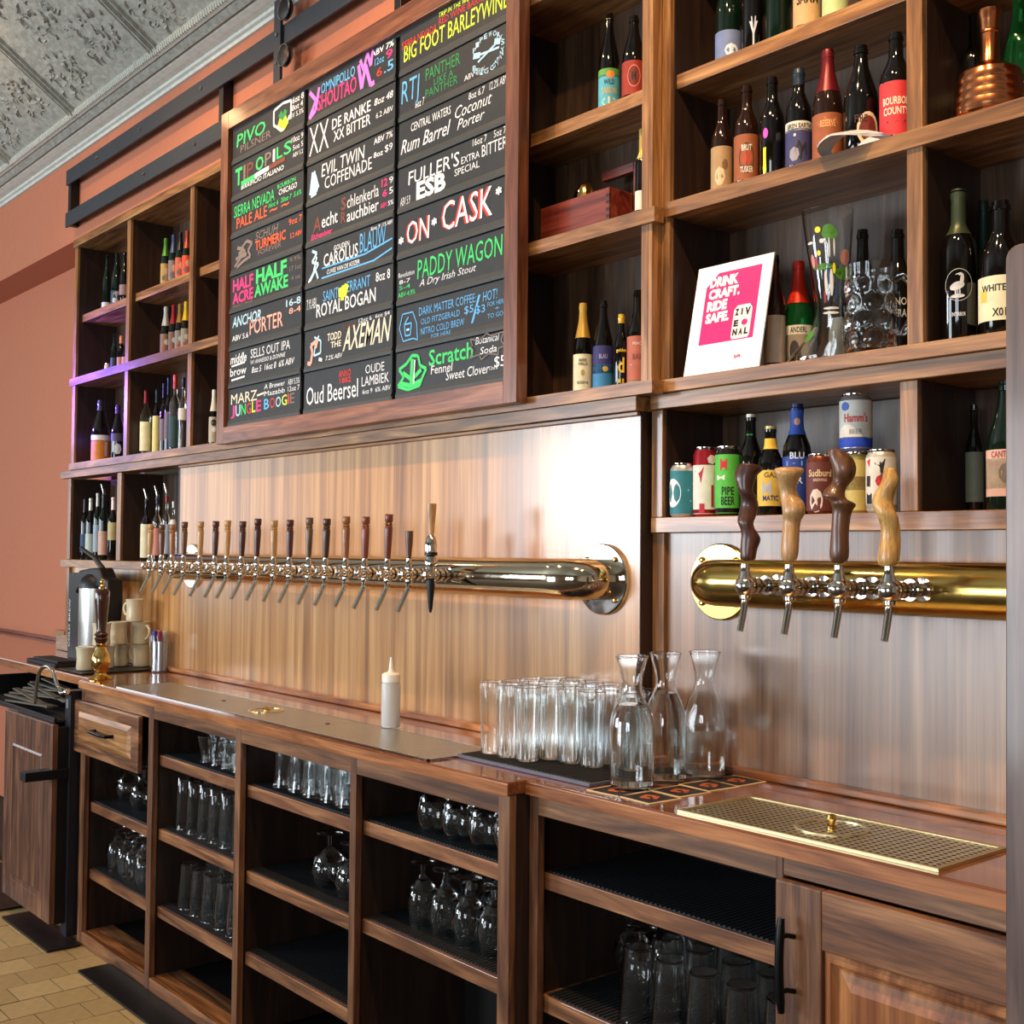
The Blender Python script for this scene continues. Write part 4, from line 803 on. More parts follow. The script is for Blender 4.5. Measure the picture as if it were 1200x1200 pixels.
def bottle(px, wpx, y, z, ptop, kind, glassk, desc, labels=(), cap=None, capf=.78, texts=(), shapes=(), pourer=False, H=None, x=None, name=None, cat=None, pmid=None, group=None):
    """stands at depth y on height z; labels: (f0,f1,colour); texts: (string,f0,f1,halfangle,colour)"""
    p = aty(px, pmid if pmid else (ptop+40), y)
    X = p.x if x is None else x
    R = wpx/2*fdepth((X, y, z+.1))/FPX
    if H is None: H = aty(px, ptop, y).z-z
    name = name or ('can' if kind == 'can' else 'bottle')
    t = thing(name, desc, cat or name, (X, y, z+.0005), group)
    seg = 28 if wpx > 22 else 18
    bodym = MG.get(glassk) if isinstance(glassk, str) else plain(glassk, .3, .6, name='can_paint', coat=.3)
    b_ = MB().lathe([(r*R, h*H) for r, h in KN[kind]], (X, y, z+.0005), seg).build('can_body' if kind == 'can' else 'glass_body', bodym, t, smooth=True)
    if kind == 'can':
        MB().lathe([(.845*R, .962*H), (.88*R, .99*H), (.88*R, 1.002*H), (.81*R, 1.003*H), (.80*R, .988*H), (0, .988*H)], (X, y, z+.0005), seg).build('rim', CHROME, t, smooth=True)
    if cap:
        fs_ = [capf+(1-capf)*i/8 for i in range(9)]
        MB().lathe([(rad_at(kind, min(f, .999))*R+.0008, f*H) for f in fs_]+[(0, H+.001)], (X, y, z+.0005), seg).build('cap' if capf > .93 else 'foil', foilm(cap), t, smooth=True)
    face = math.atan2(-y, -X)
    lab = None
    for (f0, f1, col) in labels:
        k = [f0+(f1-f0)*i/4 for i in range(5)]
        lab = MB().lathe([(rad_at(kind, f)*R+.0006, f*H) for f in k], (X, y, z+.0005), seg).build('label', plain(col, .6, name='paper', noise=.1), t, smooth=True)
    par = lab or b_
    def surf(ang, f, off=.0011): r = rad_at(kind, f)*R+off; return Vector((X+r*math.cos(face+ang), y+r*math.sin(face+ang), z+f*H))
    for (s, f0, f1, ha, col) in texts:
        mb = MB(); vs, fs, asp = txt(s, .02, 0); mb.add([surf(-ha+2*ha*a, f0+(f1-f0)*bb) for a, bb in vs], fs); mb.build('lettering', plain(col, .6, name='ink'), par)
    for (a0, f0, ra, rf, n_, col) in shapes:
        mb = MB(); vs = [surf(a0, f0)]; nn_ = n_ if n_ > 6 else n_
        vs += [surf(a0+ra*math.cos(2*PI*q/nn_+.785), f0+rf*math.sin(2*PI*q/nn_+.785)) for q in range(nn_)]
        mb.add(vs, [(0, 1+q, 1+(q+1) % nn_) for q in range(nn_)]).build('printed_motif', plain(col, .6, name='ink'), par)
    if pourer:
        MB().tube([(X, y, z+H*.97), (X, y, z+H+.012), (X-.012, y-.008, z+H+.05)], [.009, .006, .0035], 10).build('pourer', CHROME, t, smooth=True)
    return t
# right unit, top row (shelf 2.634)
Z4, Z3, Z2, Z1 = 2.634, 2.317, 1.888, 1.558; YF = 2.165
bottle(854, 31, YF+.03, Z4, -70, 'champ', 'green', 'green bottle with a blue grey label, left end of the top right shelf', [(.03, .30, (110, 128, 170))], H=.27, pmid=40, shapes=[(.2, .12, .5, .06, 8, (220, 228, 236))])
bottle(883, 27, YF+.03, Z4, -70, 'wine', 'dark', 'black bottle with a white branching drawing on the top right shelf', [], H=.28, pmid=30, texts=[('Y', .06, .28, .35, (196, 204, 220)), ('V', .10, .32, .2, (196, 204, 220))])
bottle(912, 30, YF+.03, Z4, -70, 'champ', 'green', 'unlabelled dark green bottle on the top right shelf', [], H=.28, pmid=20)
bottle(946, 32, YF+.01, Z4, -70, 'wine', 'brown', 'bottle with a kraft brown label lettered in black on the top right shelf', [(.03, .5, (198, 158, 112))], H=.27, pmid=10, texts=[('SAMM', .20, .30, .8, (20, 18, 16)), ('AAAA', .31, .35, .8, (20, 18, 16))])
bottle(979, 30, YF+.01, Z4, -70, 'wine', 'brown', 'bottle with a pale green label, right end of the top right shelf', [(.03, .5, (176, 196, 140))], H=.27, pmid=5)
# third row
bottle(846, 25, YF, Z3, 118, 'beer', 'brown', 'brown bottle with a tan mottled label, left end of the third shelf', [(.06, .49, (168, 138, 98))], shapes=[(-.2, .18, .5, .1, 7, (206, 192, 152)), (.3, .3, .3, .06, 6, (120, 92, 60))])
bottle(875, 29, YF, Z3, 102, 'beer', 'brown', 'bottle with an orange brown label showing an open mouth', [(.06, .50, (150, 84, 48))], texts=[('BRUT', .34, .40, .4, (232, 224, 206)), ('TUSKER', .13, .19, .5, (232, 224, 206))], shapes=[(0, .27, .62, .15, 14, (86, 44, 26)), (0, .27, .42, .08, 12, (176, 74, 54))])
bottle(905, 29, YF, Z3, 92, 'beer', 'dark', 'black bottle with a pink spot and a yellow patch', [], shapes=[(-.55, .44, .22, .05, 12, (240, 84, 200)), (-.62, .22, .18, .12, 4, (232, 238, 40)), (-.62, .12, .18, .08, 5, (232, 238, 40))])
bottle(936, 30, YF, Z3, 82, 'beer', 'dark', 'bottle with a white band over a night blue label', [(.06, .40, (58, 60, 104)), (.38, .47, (226, 222, 206))], texts=[('SIREN EARTH', .405, .45, 1., (20, 20, 24))], shapes=[(.2, .2, .5, .1, 5, (30, 30, 40)), (-.35, .16, .4, .07, 7, (150, 150, 160)), (-.3, .34, .1, .015, 8, (236, 236, 220))], cap=(38, 54, 70), capf=.84)
bottle(970, 35, YF, Z3, 60, 'champ', 'brown', 'wine red foiled bottle with an orange label', [(.04, .42, (150, 84, 50))], texts=[('RESERVE', .30, .36, .5, (230, 170, 110)), ('ONG', .14, .20, .35, (232, 180, 90)), ('S', .12, .22, .12, (50, 28, 20))], shapes=[(0, .34, .75, .05, 6, (196, 108, 62)), (0, .17, .24, .055, 12, (238, 190, 80))], cap=(104, 22, 34), capf=.62)
bottle(1009, 40, YF, Z3, 55, 'champ', 'dark', 'large black bottle with a round cream and brown badge behind the cap', [], texts=[('FIRE', .26, .33, .36, (60, 24, 20))], shapes=[(.42, .20, .66, .155, 18, (222, 208, 176)), (.42, .20, .50, .12, 18, (110, 44, 36))])
bottle(1050, 37, YF-.005, Z3, 40, 'beer', 'dark', 'bottle with a bright red label, left of the walnut divider', [(.05, .53, (206, 52, 58))], texts=[('BOURBON', .32, .39, .85, (236, 222, 196)), ('COUNTY', .23, .30, .8, (236, 222, 196))], shapes=[(0, .17, .8, .016, 4, (90, 30, 34))])
# second row
bottle(908, 24, 2.215, Z2, 300, 'beer', 'brown', 'brown bottle with a grey label behind the pink sign', [(.08, .48, (150, 140, 130))], pmid=380)
bottle(936, 33, 2.275, Z2, 307, 'champ', 'lit', 'green bottle with bright red foil beside the glass boot', [(.06, .34, (150, 140, 118)), (.34, .42, (226, 222, 196))], texts=[('ANDERL', .355, .405, .6, (20, 20, 20))], shapes=[(-.3, .2, .35, .09, 10, (60, 52, 50))], cap=(206, 42, 24), capf=.62, pmid=390)
bottle(1011, 30, 2.285, Z2, 270, 'beer', 'dark', 'dark bottle behind the dimpled beer mug', [], pmid=330)
bottle(1052, 34, 2.25, Z2, 270, 'beer', 'dark', 'dark bottle with white capitals, right of the dimpled mug', [], texts=[('RINO', .40, .46, .6, (220, 216, 200)), ('NERA', .31, .37, .6, (220, 216, 200))], pmid=350)
bottle(985, 26, 2.28, Z2, 315, 'beer', 'brown', 'brown bottle with a pale label seen through the glass boot', [(.1, .5, (206, 196, 170))], pmid=370)
g_ = bottle(1123.5, 41, 2.175, Z2, 223, 'wine', 'dark', 'tall black bottle with a white goose emblem', [], texts=[('INTERBOR', .165, .19, .36, (216, 216, 216))], cap=(64, 76, 56), capf=.70, pmid=340)
# goose emblem: ring, body, neck, head, feet, ground
def emblem(t):
    X, y, z = t.location; face = math.atan2(-y, -X); R = 41/2*fdepth((X, y, z+.1))/FPX; mb = MB()
    def sp(u, v, o=.0013): a = u/R; return Vector((X+(R+o)*math.cos(face+a), y+(R+o)*math.sin(face+a), z+.112+v))
    def blob(cx, cy, rx, ry, rot=0, n_=14):
        vs = [sp(cx, cy)]
        for q in range(n_): a = 2*PI*q/n_; ux, uy = rx*math.cos(a), ry*math.sin(a); vs.append(sp(cx+ux*math.cos(rot)-uy*math.sin(rot), cy+ux*math.sin(rot)+uy*math.cos(rot)))
        mb.add(vs, [(0, 1+q, 1+(q+1) % n_) for q in range(n_)])
    for q in range(40):
        a, b_ = 2*PI*q/40, 2*PI*(q+1)/40; mb.add([sp(.026*math.cos(a), .032*math.sin(a)), sp(.026*math.cos(b_), .032*math.sin(b_)), sp(.0252*math.cos(b_), .031*math.sin(b_)), sp(.0252*math.cos(a), .031*math.sin(a))], [(0, 1, 2, 3)])
    blob(-.003, -.002, .014, .008, .35); blob(.006, .010, .0035, .012, -.1); blob(.003, .021, .004, .003); blob(-.002, .0215, .004, .001, .3); blob(-.006, -.014, .0012, .006); blob(.002, -.014, .0012, .006); blob(-.002, -.022, .013, .004, .05)
    mb.build('goose_emblem', plain((206, 206, 200), .6, name='ink'), t.children[0])
emblem(g_)
bottle(1153, 26, 2.27, Z2, 236, 'champ', 'green', 'dark green foiled bottle behind the goose bottle', [], cap=(14, 40, 30), capf=.66, pmid=330)
bottle(1173, 50, 2.19, Z2, 238, 'beer', 'dark', 'wide bottle with a cream label cut off by the end board', [(.12, .44, (226, 220, 180))], texts=[('WHITETAIL', .33, .38, .95, (30, 30, 30)), ('X011', .15, .21, .4, (26, 26, 26))], shapes=[(-.85, .30, .25, .06, 4, (232, 196, 80))], H=.27)
# low shelf with cans
bottle(800.5, 30, 2.155, Z1, 544, 'can', (196, 200, 196), 'short silver can with a teal label and white disc, left end of the low shelf', [(.06, .86, (44, 122, 134))], shapes=[(-.9, .45, .75, .27, 20, (236, 240, 236)), (.4, .5, .06, .02, 5, (150, 196, 200)), (.8, .62, .06, .02, 5, (150, 196, 200)), (.6, .3, .06, .02, 5, (150, 196, 200))])
bottle(827, 29, 2.17, Z1, 525, 'can', (168, 34, 48), 'tall red and white striped can', [(.04, .74, (226, 222, 210))], shapes=[(-.5, .62, .5, .14, 3, (176, 40, 56)), (.55, .3, .16, .22, 4, (176, 40, 56)), (-.3, .12, .3, .10, 4, (176, 40, 56)), (.5, .82, .4, .07, 6, (232, 206, 206))])
bottle(853, 29, 2.16, Z1, 524, 'can', (38, 34, 34), 'green can with a red square emblem and black lettering', [(.04, .88, (84, 188, 66))], texts=[('PIPE', .30, .42, .5, (16, 30, 16)), ('BEER', .16, .28, .55, (16, 30, 16))], shapes=[(-.35, .74, .4, .12, 4, (200, 40, 50)), (-.6, .55, .5, .05, 4, (236, 230, 220))])
bottle(880, 27, 2.18, Z1, 486, 'beer', 'dark', 'dark beer bottle with a green neck mark behind the dark tap handle', [], cap=(216, 208, 180), capf=.97, shapes=[(-.3, .80, .8, .01, 4, (60, 190, 70))])
bottle(903, 30, 2.16, Z1, 500, 'beer', 'dark', 'beer bottle with yellow labels between the first two carved handles', [(.10, .50, (222, 186, 74)), (.74, .86, (226, 186, 60))], cap=(216, 190, 120), capf=.965, texts=[('GAS', .42, .48, .5, (120, 80, 20)), ('MATIC', .16, .22, .6, (40, 50, 110))], shapes=[(-.3, .3, .5, .12, 4, (176, 180, 190))])
bottle(934, 33, 2.18, Z1, 474, 'beer', 'dark', 'tall beer bottle with blue labels and a blue cap', [(.08, .52, (36, 62, 140)), (.72, .94, (44, 80, 168))], cap=(24, 38, 84), capf=.94, texts=[('BLU', .50, .56, .5, (200, 214, 236)), ('ER', .28, .34, .4, (220, 226, 240))], shapes=[(0, .84, .5, .035, 8, (206, 150, 120)), (-.2, .46, .8, .03, 4, (120, 170, 230))])
bottle(961, 31, 2.15, Z1, 533, 'can', (120, 60, 40), 'copper brown can with cream lettering', [(.05, .86, (104, 48, 40))], texts=[('Sudburd', .62, .74, .9, (226, 196, 150)), ('BREWING', .54, .59, .5, (220, 190, 160))], shapes=[(-.3, .22, .5, .2, 10, (232, 216, 200))])
c1 = bottle(1004, 30, 2.19, Z1, 531, 'can', (206, 190, 110), 'pale yellow can under the stacked can', [(.05, .87, (206, 186, 104)), (.38, .6, (170, 140, 80))])
bottle(1033, 35, 2.15, Z1, 528, 'can', (226, 218, 200), 'cream can with black and red blocks, fourth carved handle in front', [(.04, .88, (230, 224, 208))], shapes=[(-.05, .74, .42, .16, 3, (30, 28, 30)), (-.9, .8, .2, .08, 3, (216, 40, 70)), (-.95, .5, .25, .12, 4, (40, 30, 36)), (.0, .5, .4, .1, 8, (206, 42, 50)), (-.9, .22, .35, .12, 4, (26, 26, 40)), (-.1, .2, .3, .1, 3, (30, 28, 40))], texts=[('THE', .5, .8, .12, (50, 46, 46))])
zc = c1.location.z+(aty(1004, 531, 2.19).z-Z1)
bottle(1003, 37, 2.185, zc+.001, 463, 'can', (150, 150, 146), 'silver can with red script and a blue band stacked on the yellow can', [(.22, .88, (206, 206, 196)), (.02, .24, (30, 66, 180))], texts=[("Hamm's", .50, .66, .75, (206, 40, 36)), ('BEER', .30, .38, .4, (140, 140, 140))], shapes=[(-.7, .78, .3, .08, 8, (70, 100, 180))])
bottle(1142, 20, 2.28, Z1, 475, 'beer', 'dark', 'dark bottle with a grey green label, behind the pink labelled bottle', [(.10, .56, (112, 118, 98))], pmid=540)
bottle(1170, 44, 2.16, Z1, 441, 'champ', 'green', 'green bottle with a pale pink label cut off by the end board', [(.10, .46, (224, 176, 152)), (.16, .39, (222, 208, 172))], texts=[('CANTILLON', .40, .45, .8, (150, 60, 56))], shapes=[(.0, .28, .4, .08, 9, (120, 104, 88))], H=.245, x=-1.11)
# compartment right of the chalkboard
ZA, ZB, ZC = 2.618, 2.302, 1.8845
bottle(714, 25, 2.16, ZA, 17, 'champ', 'dark', 'dark bottle with a turquoise and green label, upper shelf right of the chalkboard', [(.05, .36, (86, 176, 196)), (.34, .42, (96, 160, 70))], texts=[('WILD', .26, .31, .5, (30, 50, 90)), ('SAISON', .17, .23, .7, (206, 176, 90))], shapes=[(.1, .36, .4, .04, 7, (230, 140, 60)), (0, .09, .7, .05, 8, (214, 220, 190))], pmid=80)
bottle(743, 28, 2.15, ZA, 20, 'champ', 'dark', 'dark bottle with a brick red label, upper shelf right of the chalkboard', [(.05, .44, (150, 46, 34))], shapes=[(0, .26, .55, .13, 18, (206, 120, 104)), (0, .26, .48, .115, 18, (120, 34, 28)), (0, .26, .25, .06, 7, (30, 20, 30))], pmid=70)
bottle(752, 15, 2.16, ZB, 152, 'wine', 'dark', 'bottle with gold foil and a white label half hidden by the post', [(.14, .34, (226, 224, 206))], cap=(190, 170, 90), capf=.68, pmid=200)
bottle(683, 22, 2.15, ZC, 356, 'champ', 'dark', 'gold foiled bottle with a cream label below the wooden box', [(.05, .44, (222, 216, 180))], cap=(196, 158, 72), capf=.62, texts=[('BIERE', .36, .39, .4, (60, 60, 50)), ('VIEILLE', .32, .35, .5, (60, 60, 50)), ('RESERVE', .12, .15, .6, (90, 90, 70))], shapes=[(0, .24, .2, .035, 10, (176, 150, 70))], pmid=410)
bottle(707, 24, 2.15, ZC, 353, 'champ', 'dark', 'bottle with a deep blue label below the wooden box', [(.03, .30, (52, 128, 180)), (.20, .50, (46, 46, 104))], texts=[('BLAU', .36, .41, .4, (150, 150, 190))], shapes=[(.2, .25, .3, .03, 7, (200, 170, 70)), (0, .23, .9, .012, 8, (16, 20, 40))], pmid=400)
bottle(728, 17, 2.14, ZC, 369, 'beer', 'dark', 'short black bottle with gold lettering and gold cap', [], cap=(206, 172, 60), capf=.88, texts=[('golden', .48, .54, .7, (222, 190, 60)), ('d', .22, .42, .4, (222, 190, 60)), ('M B', .08, .14, .4, (222, 190, 60))], pmid=420)
bottle(748, 26, 2.15, ZC, 341, 'beer', 'dark', 'bottle with a salmon pink label against the post', [(.06, .52, (176, 100, 80)), (.02, .07, (160, 150, 110))], texts=[('PEACH', .43, .46, .5, (226, 200, 190)), ('BASS', .28, .34, .5, (120, 60, 60))], shapes=[(0, .23, 1., .008, 4, (226, 206, 190))], pmid=400)

# far left shelves
ZL = 2.6185; F = 2.145
bottle(125.5, 11, F+.03, ZL-.002, 300, 'champ', 'green', 'dark green bottle with a low white label, upper left corner of the shelving', [(.06, .18, (216, 218, 206))], pmid=330)
bottle(137, 13, F+.02, ZL, 297, 'champ', 'green', 'dark bottle with a round silver grey label, upper left compartment', [(.04, .3, (40, 56, 50))], shapes=[(0, .18, .8, .11, 12, (160, 166, 160)), (-.4, .12, .4, .05, 8, (196, 208, 212))], pmid=330)
bottle(146, 11, F+.01, ZL, 296, 'champ', 'dark', 'black bottle against the first divider, upper left compartment', [(.16, .36, (150, 120, 110))], pmid=320)
ltop = [(194, 11, 280, (64, 128, 48), (170, 140, 70), 'bottle with bright green foil, second compartment of the upper left shelf'),
        (203, 11, 276, (52, 70, 110), (120, 110, 112), 'bottle with slate blue foil, second compartment of the upper left shelf'),
        (211, 11, 273, (20, 28, 40), (188, 88, 60), 'bottle with black foil and an orange grey label, second compartment'),
        (219, 11, 271, (150, 60, 44), (206, 70, 44), 'bottle with a fiery red label beside the second divider')]
for px, wp, tp, fc, lc, ds in ltop: bottle(px, wp, F, ZL, tp, 'champ', 'green', ds, [(.06, .46, lc)], cap=fc, capf=.62, pmid=310, shapes=[(.2, .3, .5, .08, 6, (210, 160, 130)), (-.4, .16, .4, .06, 5, (90, 96, 100))])
bottle(125.5, 6, F+.02, ZB, 426, 'can', (220, 210, 190), 'tiny white jar on the rail shelf of the first compartment', [(.1, .8, (224, 214, 196))], name='jar', pmid=432)
bottle(134, 8, F+.02, ZB, 391, 'beer', 'green', 'dark green bottle on the rail shelf of the first compartment', [(.1, .4, (46, 62, 60))], pmid=410)
bottle(142, 9, F, ZB, 394, 'beer', 'dark', 'small bottle with an orange neck and tan label on the rail shelf', [(.08, .38, (176, 120, 78))], cap=(214, 140, 84), capf=.78, pmid=410)
bottle(146.5, 7, F-.01, ZB, 405, 'beer', 'dark', 'small bottle with a pink label against the first divider', [(.08, .5, (196, 140, 140))], pmid=415)
for px, wp, tp, fc, lc, ds in [(194, 12, 360, (168, 178, 176), (122, 96, 66), 'silver foiled bottle on the rail shelf, second compartment'), (203, 11, 358, (136, 26, 40), (110, 84, 66), 'red foiled bottle on the rail shelf, second compartment'),
        (210.5, 11, 357, (134, 108, 48), (120, 116, 104), 'dull gold foiled bottle on the rail shelf, second compartment'), (217.5, 11, 354, (206, 176, 30), (130, 126, 110), 'bottle with dripping yellow wax beside the second divider')]:
    bottle(px, wp, F, ZB, tp, 'champ', 'dark', ds, [(.06, .46, lc)], cap=fc, capf=.62, pmid=400, shapes=[(.2, .3, .5, .06, 6, (190, 190, 180)), (-.3, .16, .4, .05, 5, (150, 70, 50))])
ZD = 1.8845
# sculpted bottle with beer-glass label
bottle(118, 21, F+.01, ZD, 470, 'champ', 'dark', 'wide black bottle printed with a foaming amber beer', [(.04, .36, (206, 128, 36)), (.34, .44, (226, 226, 226))], cap=(60, 60, 64), capf=.84, shapes=[(.6, .22, .2, .16, 4, (206, 214, 230))], pmid=510)
bottle(138, 15, F, ZD, 475, 'champ', 'dark', 'black bottle with purple foil and silver print, left lower compartment', [(.34, .48, (70, 66, 88))], cap=(64, 34, 92), capf=.84, shapes=[(0, .2, .6, .1, 7, (190, 196, 206))], pmid=510)
for px, wp, tp, kd, gk, fc, cf, lc, lf, ds in [
   (161, 10, 461, 'wine', 'clear', (196, 176, 130), .78, (210, 204, 166), (.05, .52), 'clear bottle with a cream stopper and cream label, second lower compartment'),
   (171, 13, 458, 'wine', 'clear', (130, 20, 30), .80, (226, 220, 176), (.08, .52), 'clear bottle with red foil and a large cream label'),
   (183.5, 9, 457, 'wine', 'dark', (28, 50, 60), .8, (222, 214, 140), (.06, .60), 'slim bottle with a long yellow label'),
   (191.5, 8, 450, 'liq', 'dark', (20, 36, 44), .8, (120, 110, 106), (.2, .5), 'dark bottle with grey banding'),
   (197, 8, 443, 'liq', 'dark', (18, 34, 44), .78, (110, 98, 96), (.2, .55), 'tall slim dark bottle with a small gold square label'),
   (205, 14, 440, 'liq', 'clear', (206, 66, 36), .82, (34, 66, 62), (.06, .46), 'clear bottle with orange foil and a dark green label'),
   (214.5, 11, 443, 'liq', 'clear', (30, 30, 34), .86, (210, 206, 190), (.42, .58), 'clear bottle with a white shoulder label beside the second divider')]:
    bottle(px, wp, F+(.02 if wp < 10 else 0), ZD, tp, kd, gk, ds, [(lf[0], lf[1], lc)], cap=fc, capf=cf, pmid=490)
bottle(250.5, 11, F, ZD, 457, 'champ', 'dark', 'bottle with white foil and a black and white label, left edge of the chalkboard', [(.08, .52, (176, 170, 150))], cap=(226, 222, 206), capf=.62, shapes=[(0, .42, .6, .06, 8, (40, 36, 40)), (.1, .3, .5, .05, 6, (236, 232, 220))], pmid=490)
ZE = 1.418
for px, wp, tp, kd, gk, fc, lc, lf, po, ds in [
   (92.5, 9, 583, 'wine', 'dark', (40, 34, 50), (216, 84, 52), (.10, .66), False, 'bottle with a long orange red label, left end of the low shelf'),
   (99, 9, 585, 'wine', 'dark', (46, 44, 50), (50, 76, 110), (.12, .42), False, 'bottle with a blue picture label on the low left shelf'),
   (106, 11, 584, 'wine', 'dark', (196, 200, 180), (186, 198, 188), (.10, .42), False, 'bottle with pale foil and a white label on the low left shelf'),
   (114, 9, 578, 'wine', 'green', (190, 190, 180), (150, 170, 186), (.12, .52), False, 'green bottle with white foil on the low left shelf'),
   (121, 11, 580, 'wine', 'green', (30, 40, 34), (206, 166, 148), (.08, .44), True, 'green bottle with a pourer and a pale pink label'),
   (132.5, 12, 583, 'wine', 'dark', (210, 190, 180), (180, 168, 118), (.32, .60), False, 'dark bottle with a khaki label beside the low divider'),
   (171.5, 13, 586, 'liq', 'dark', (20, 20, 22), (222, 216, 178), (.06, .60), True, 'square shouldered bottle with a tall cream label and a pourer'),
   (184, 11, 583, 'liq', 'clear', (30, 40, 70), (196, 130, 118), (.10, .52), True, 'clear bottle with a salmon label and a pourer'),
   (195, 10, 580, 'liq', 'clear', (150, 30, 40), (170, 190, 210), (.12, .56), True, 'clear bottle with a red collar and blue white label'),
   (203, 8, 588, 'liq', 'clear', (200, 204, 204), (220, 224, 226), (.5, .7), False, 'small clear bottle beside the tap panel')]:
    bottle(px, wp, 2.125, ZE, tp, kd, gk, ds, [(lf[0], lf[1], lc)], cap=fc, capf=.80 if kd == 'wine' else .9, pmid=620, pourer=po)

# ------------------------------------------------------------------ sign
t = thing('acrylic_sign', 'white and pink tabletop sign telling guests to ride safe', 'sign', (-1.765, 2.125, Z2))
def sg(u, v, o=0):   # u 0..1 across, v 0..1 up, leaning back
    return Vector((-1.876+.222*u, 2.112+.055*v-o*.98, 1.8895+.266*v-o*.2))
mb = MB(); mb.add([sg(a, b_, o_) for o_ in (0, .004) for a, b_ in ((0, 0), (1, 0), (1, 1), (0, 1))], [(3, 2, 1, 0), (4, 5, 6, 7), (0, 1, 5, 4), (1, 2, 6, 5), (2, 3, 7, 6), (3, 0, 4, 7)])
s0 = mb.build('card', plain((250, 250, 252), .3, name='sign_white', coat=.5, noise=0), t)
MB().box(-1.83, -1.70, 2.14, 2.2, 1.8895, 1.8925).build('foot', GLASS, t)
MB().add([sg(a, b_, .0045) for a, b_ in ((.15, .27), (.87, .27), (.87, .92), (.30, .92), (.15, .80))], [(0, 1, 2, 3, 4)]).build('pink_field', plain((232, 36, 118), .35, name='pink_print', coat=.4), s0)
mb = MB()
for s_, v0_, v1_, u1_ in (('DRINK', .79, .885, .58), ('CRAFT.', .68, .775, .62), ('RIDE', .57, .665, .47), ('SAFE.', .46, .555, .52)): text_on(mb, s_, lambda u, v: sg(u, v, .0052), (.20, v0_, u1_, v1_), .06)
mb.build('lettering', plain((244, 244, 244), .4, name='white_print'), s0)
mb = MB(); mb.add([sg(a, b_, .0052) for a, b_ in ((.58, .30), (.60, .28), (.80, .28), (.82, .30), (.82, .54), (.78, .58), (.62, .58), (.58, .54))], [tuple(range(8))]); mb.build('can_picture', plain((236, 232, 226), .4, name='white_print2'), s0)
mb = MB()
for s_, b_ in (('Z', (.60, .49, .65, .55)), ('V', (.73, .48, .80, .55)), ('E', (.60, .39, .66, .45)), ('N', (.60, .31, .66, .37)), ('A', (.68, .31, .73, .37)), ('L', (.75, .31, .80, .37)), ('I', (.68, .49, .70, .55))): text_on(mb, s_, lambda u, v: sg(u, v, .0058), b_, .06)
mb.build('can_lettering', plain((24, 24, 28), .5, name='black_print'), s0)
mb = MB(); vs = [sg(.74, .42, .0058)]+[sg(.74+.04*math.cos(q*PI/6), .42+.028*math.sin(q*PI/6), .0058) for q in range(12)]; mb.add(vs, [(0, 1+q, 1+(q+1) % 12) for q in range(12)]); text_on(mb, 'lyft', lambda u, v: sg(u, v, .0052), (.66, .10, .75, .14), .02)
mb.build('pink_mark', plain((232, 36, 118), .4, name='pink_print2'), s0)

# ------------------------------------------------------------------ glass boot and dimpled mug
bt = thing('glass_boot', 'large clear glass beer boot with painted sun, tree and figures', 'glass', (-1.49, 2.19, Z2))
bp = aty(967, 400, 2.19); bx0 = bp.x+.012
secs = []
for (z, cx_, rx, ry) in [(0, -.030, .074, .036), (.012, -.032, .078, .040), (.030, -.026, .068, .038), (.055, -.012, .048, .034), (.085, 0, .038, .034), (.12, .004, .034, .034), (.17, .002, .038, .038), (.22, 0, .044, .044), (.27, -.003, .050, .050), (.32, -.005, .055, .055), (.335, -.005, .056, .056)]:
    secs.append((z, cx_, rx, ry))
vs = []; NB = 28
for ins, ss_ in ((0, secs), (.0028, secs[::-1])):
    for (z, cx_, rx, ry) in ss_:
        zz = z if ins == 0 else (max(z, .008))
        for q in range(NB): a = 2*PI*q/NB; vs.append((bx0+cx_+(rx-ins)*math.cos(a), 2.19+(ry-ins)*math.sin(a), Z2+.001+zz))
ns = len(secs)*2; fs = [(j*NB+q, j*NB+(q+1) % NB, (j+1)*NB+(q+1) % NB, (j+1)*NB+q) for j in range(ns-1) for q in range(NB)]
fs += [tuple(range(NB))[::-1], tuple(range((ns-1)*NB, ns*NB))]
MB().add(vs, fs).build('glass_body', GLASS, bt, smooth=True)
def bsurf(ang, z):
    for i in range(len(secs)-1):
        if secs[i][0] <= z <= secs[i+1][0]:
            k = (z-secs[i][0])/(secs[i+1][0]-secs[i][0]); cx_, rx, ry = [secs[i][m_]*(1-k)+secs[i+1][m_]*k for m_ in (1, 2, 3)]
            return Vector((bx0+cx_+(rx+.0008)*math.cos(ang), 2.19+(ry+.0008)*math.sin(ang), Z2+.001+z))
    return Vector((bx0, 2.19, Z2+z))
fa = math.atan2(-2.19, -bx0)
def paint(col, cells):
    mb = MB()
    for (a, z, ra, rz) in cells:
        c_ = [bsurf(fa+a, z)]+[bsurf(fa+a+ra*math.cos(q*PI/5), z+rz*math.sin(q*PI/5)) for q in range(10)]; mb.add(c_, [(0, 1+q, 1+(q+1) % 10) for q in range(10)])
    mb.build('painted_motif', plain(col, .5, name='enamel'), bt)
paint((226, 214, 40), [(-.45, .285, .13, .007), (-.5, .235, .1, .006), (.2, .20, .08, .012)]); paint((72, 132, 44), [(.05, .275, .35, .013), (.0, .285, .25, .010), (-.4, .205, .55, .007), (.75, .19, .55, .014), (-1.1, .06, .3, .012)])
paint((200, 140, 128), [(.8, .225, .3, .018), (-.9, .22, .12, .016)]); paint((216, 216, 206), [(.0, .245, .04, .022), (.22, .245, .04, .02), (.05, .17, .1, .03), (-.25, .17, .08, .028), (.0, .115, .5, .003), (.0, .105, .5, .003), (-.3, .26, .12, .005), (-.9, .26, .2, .003)])
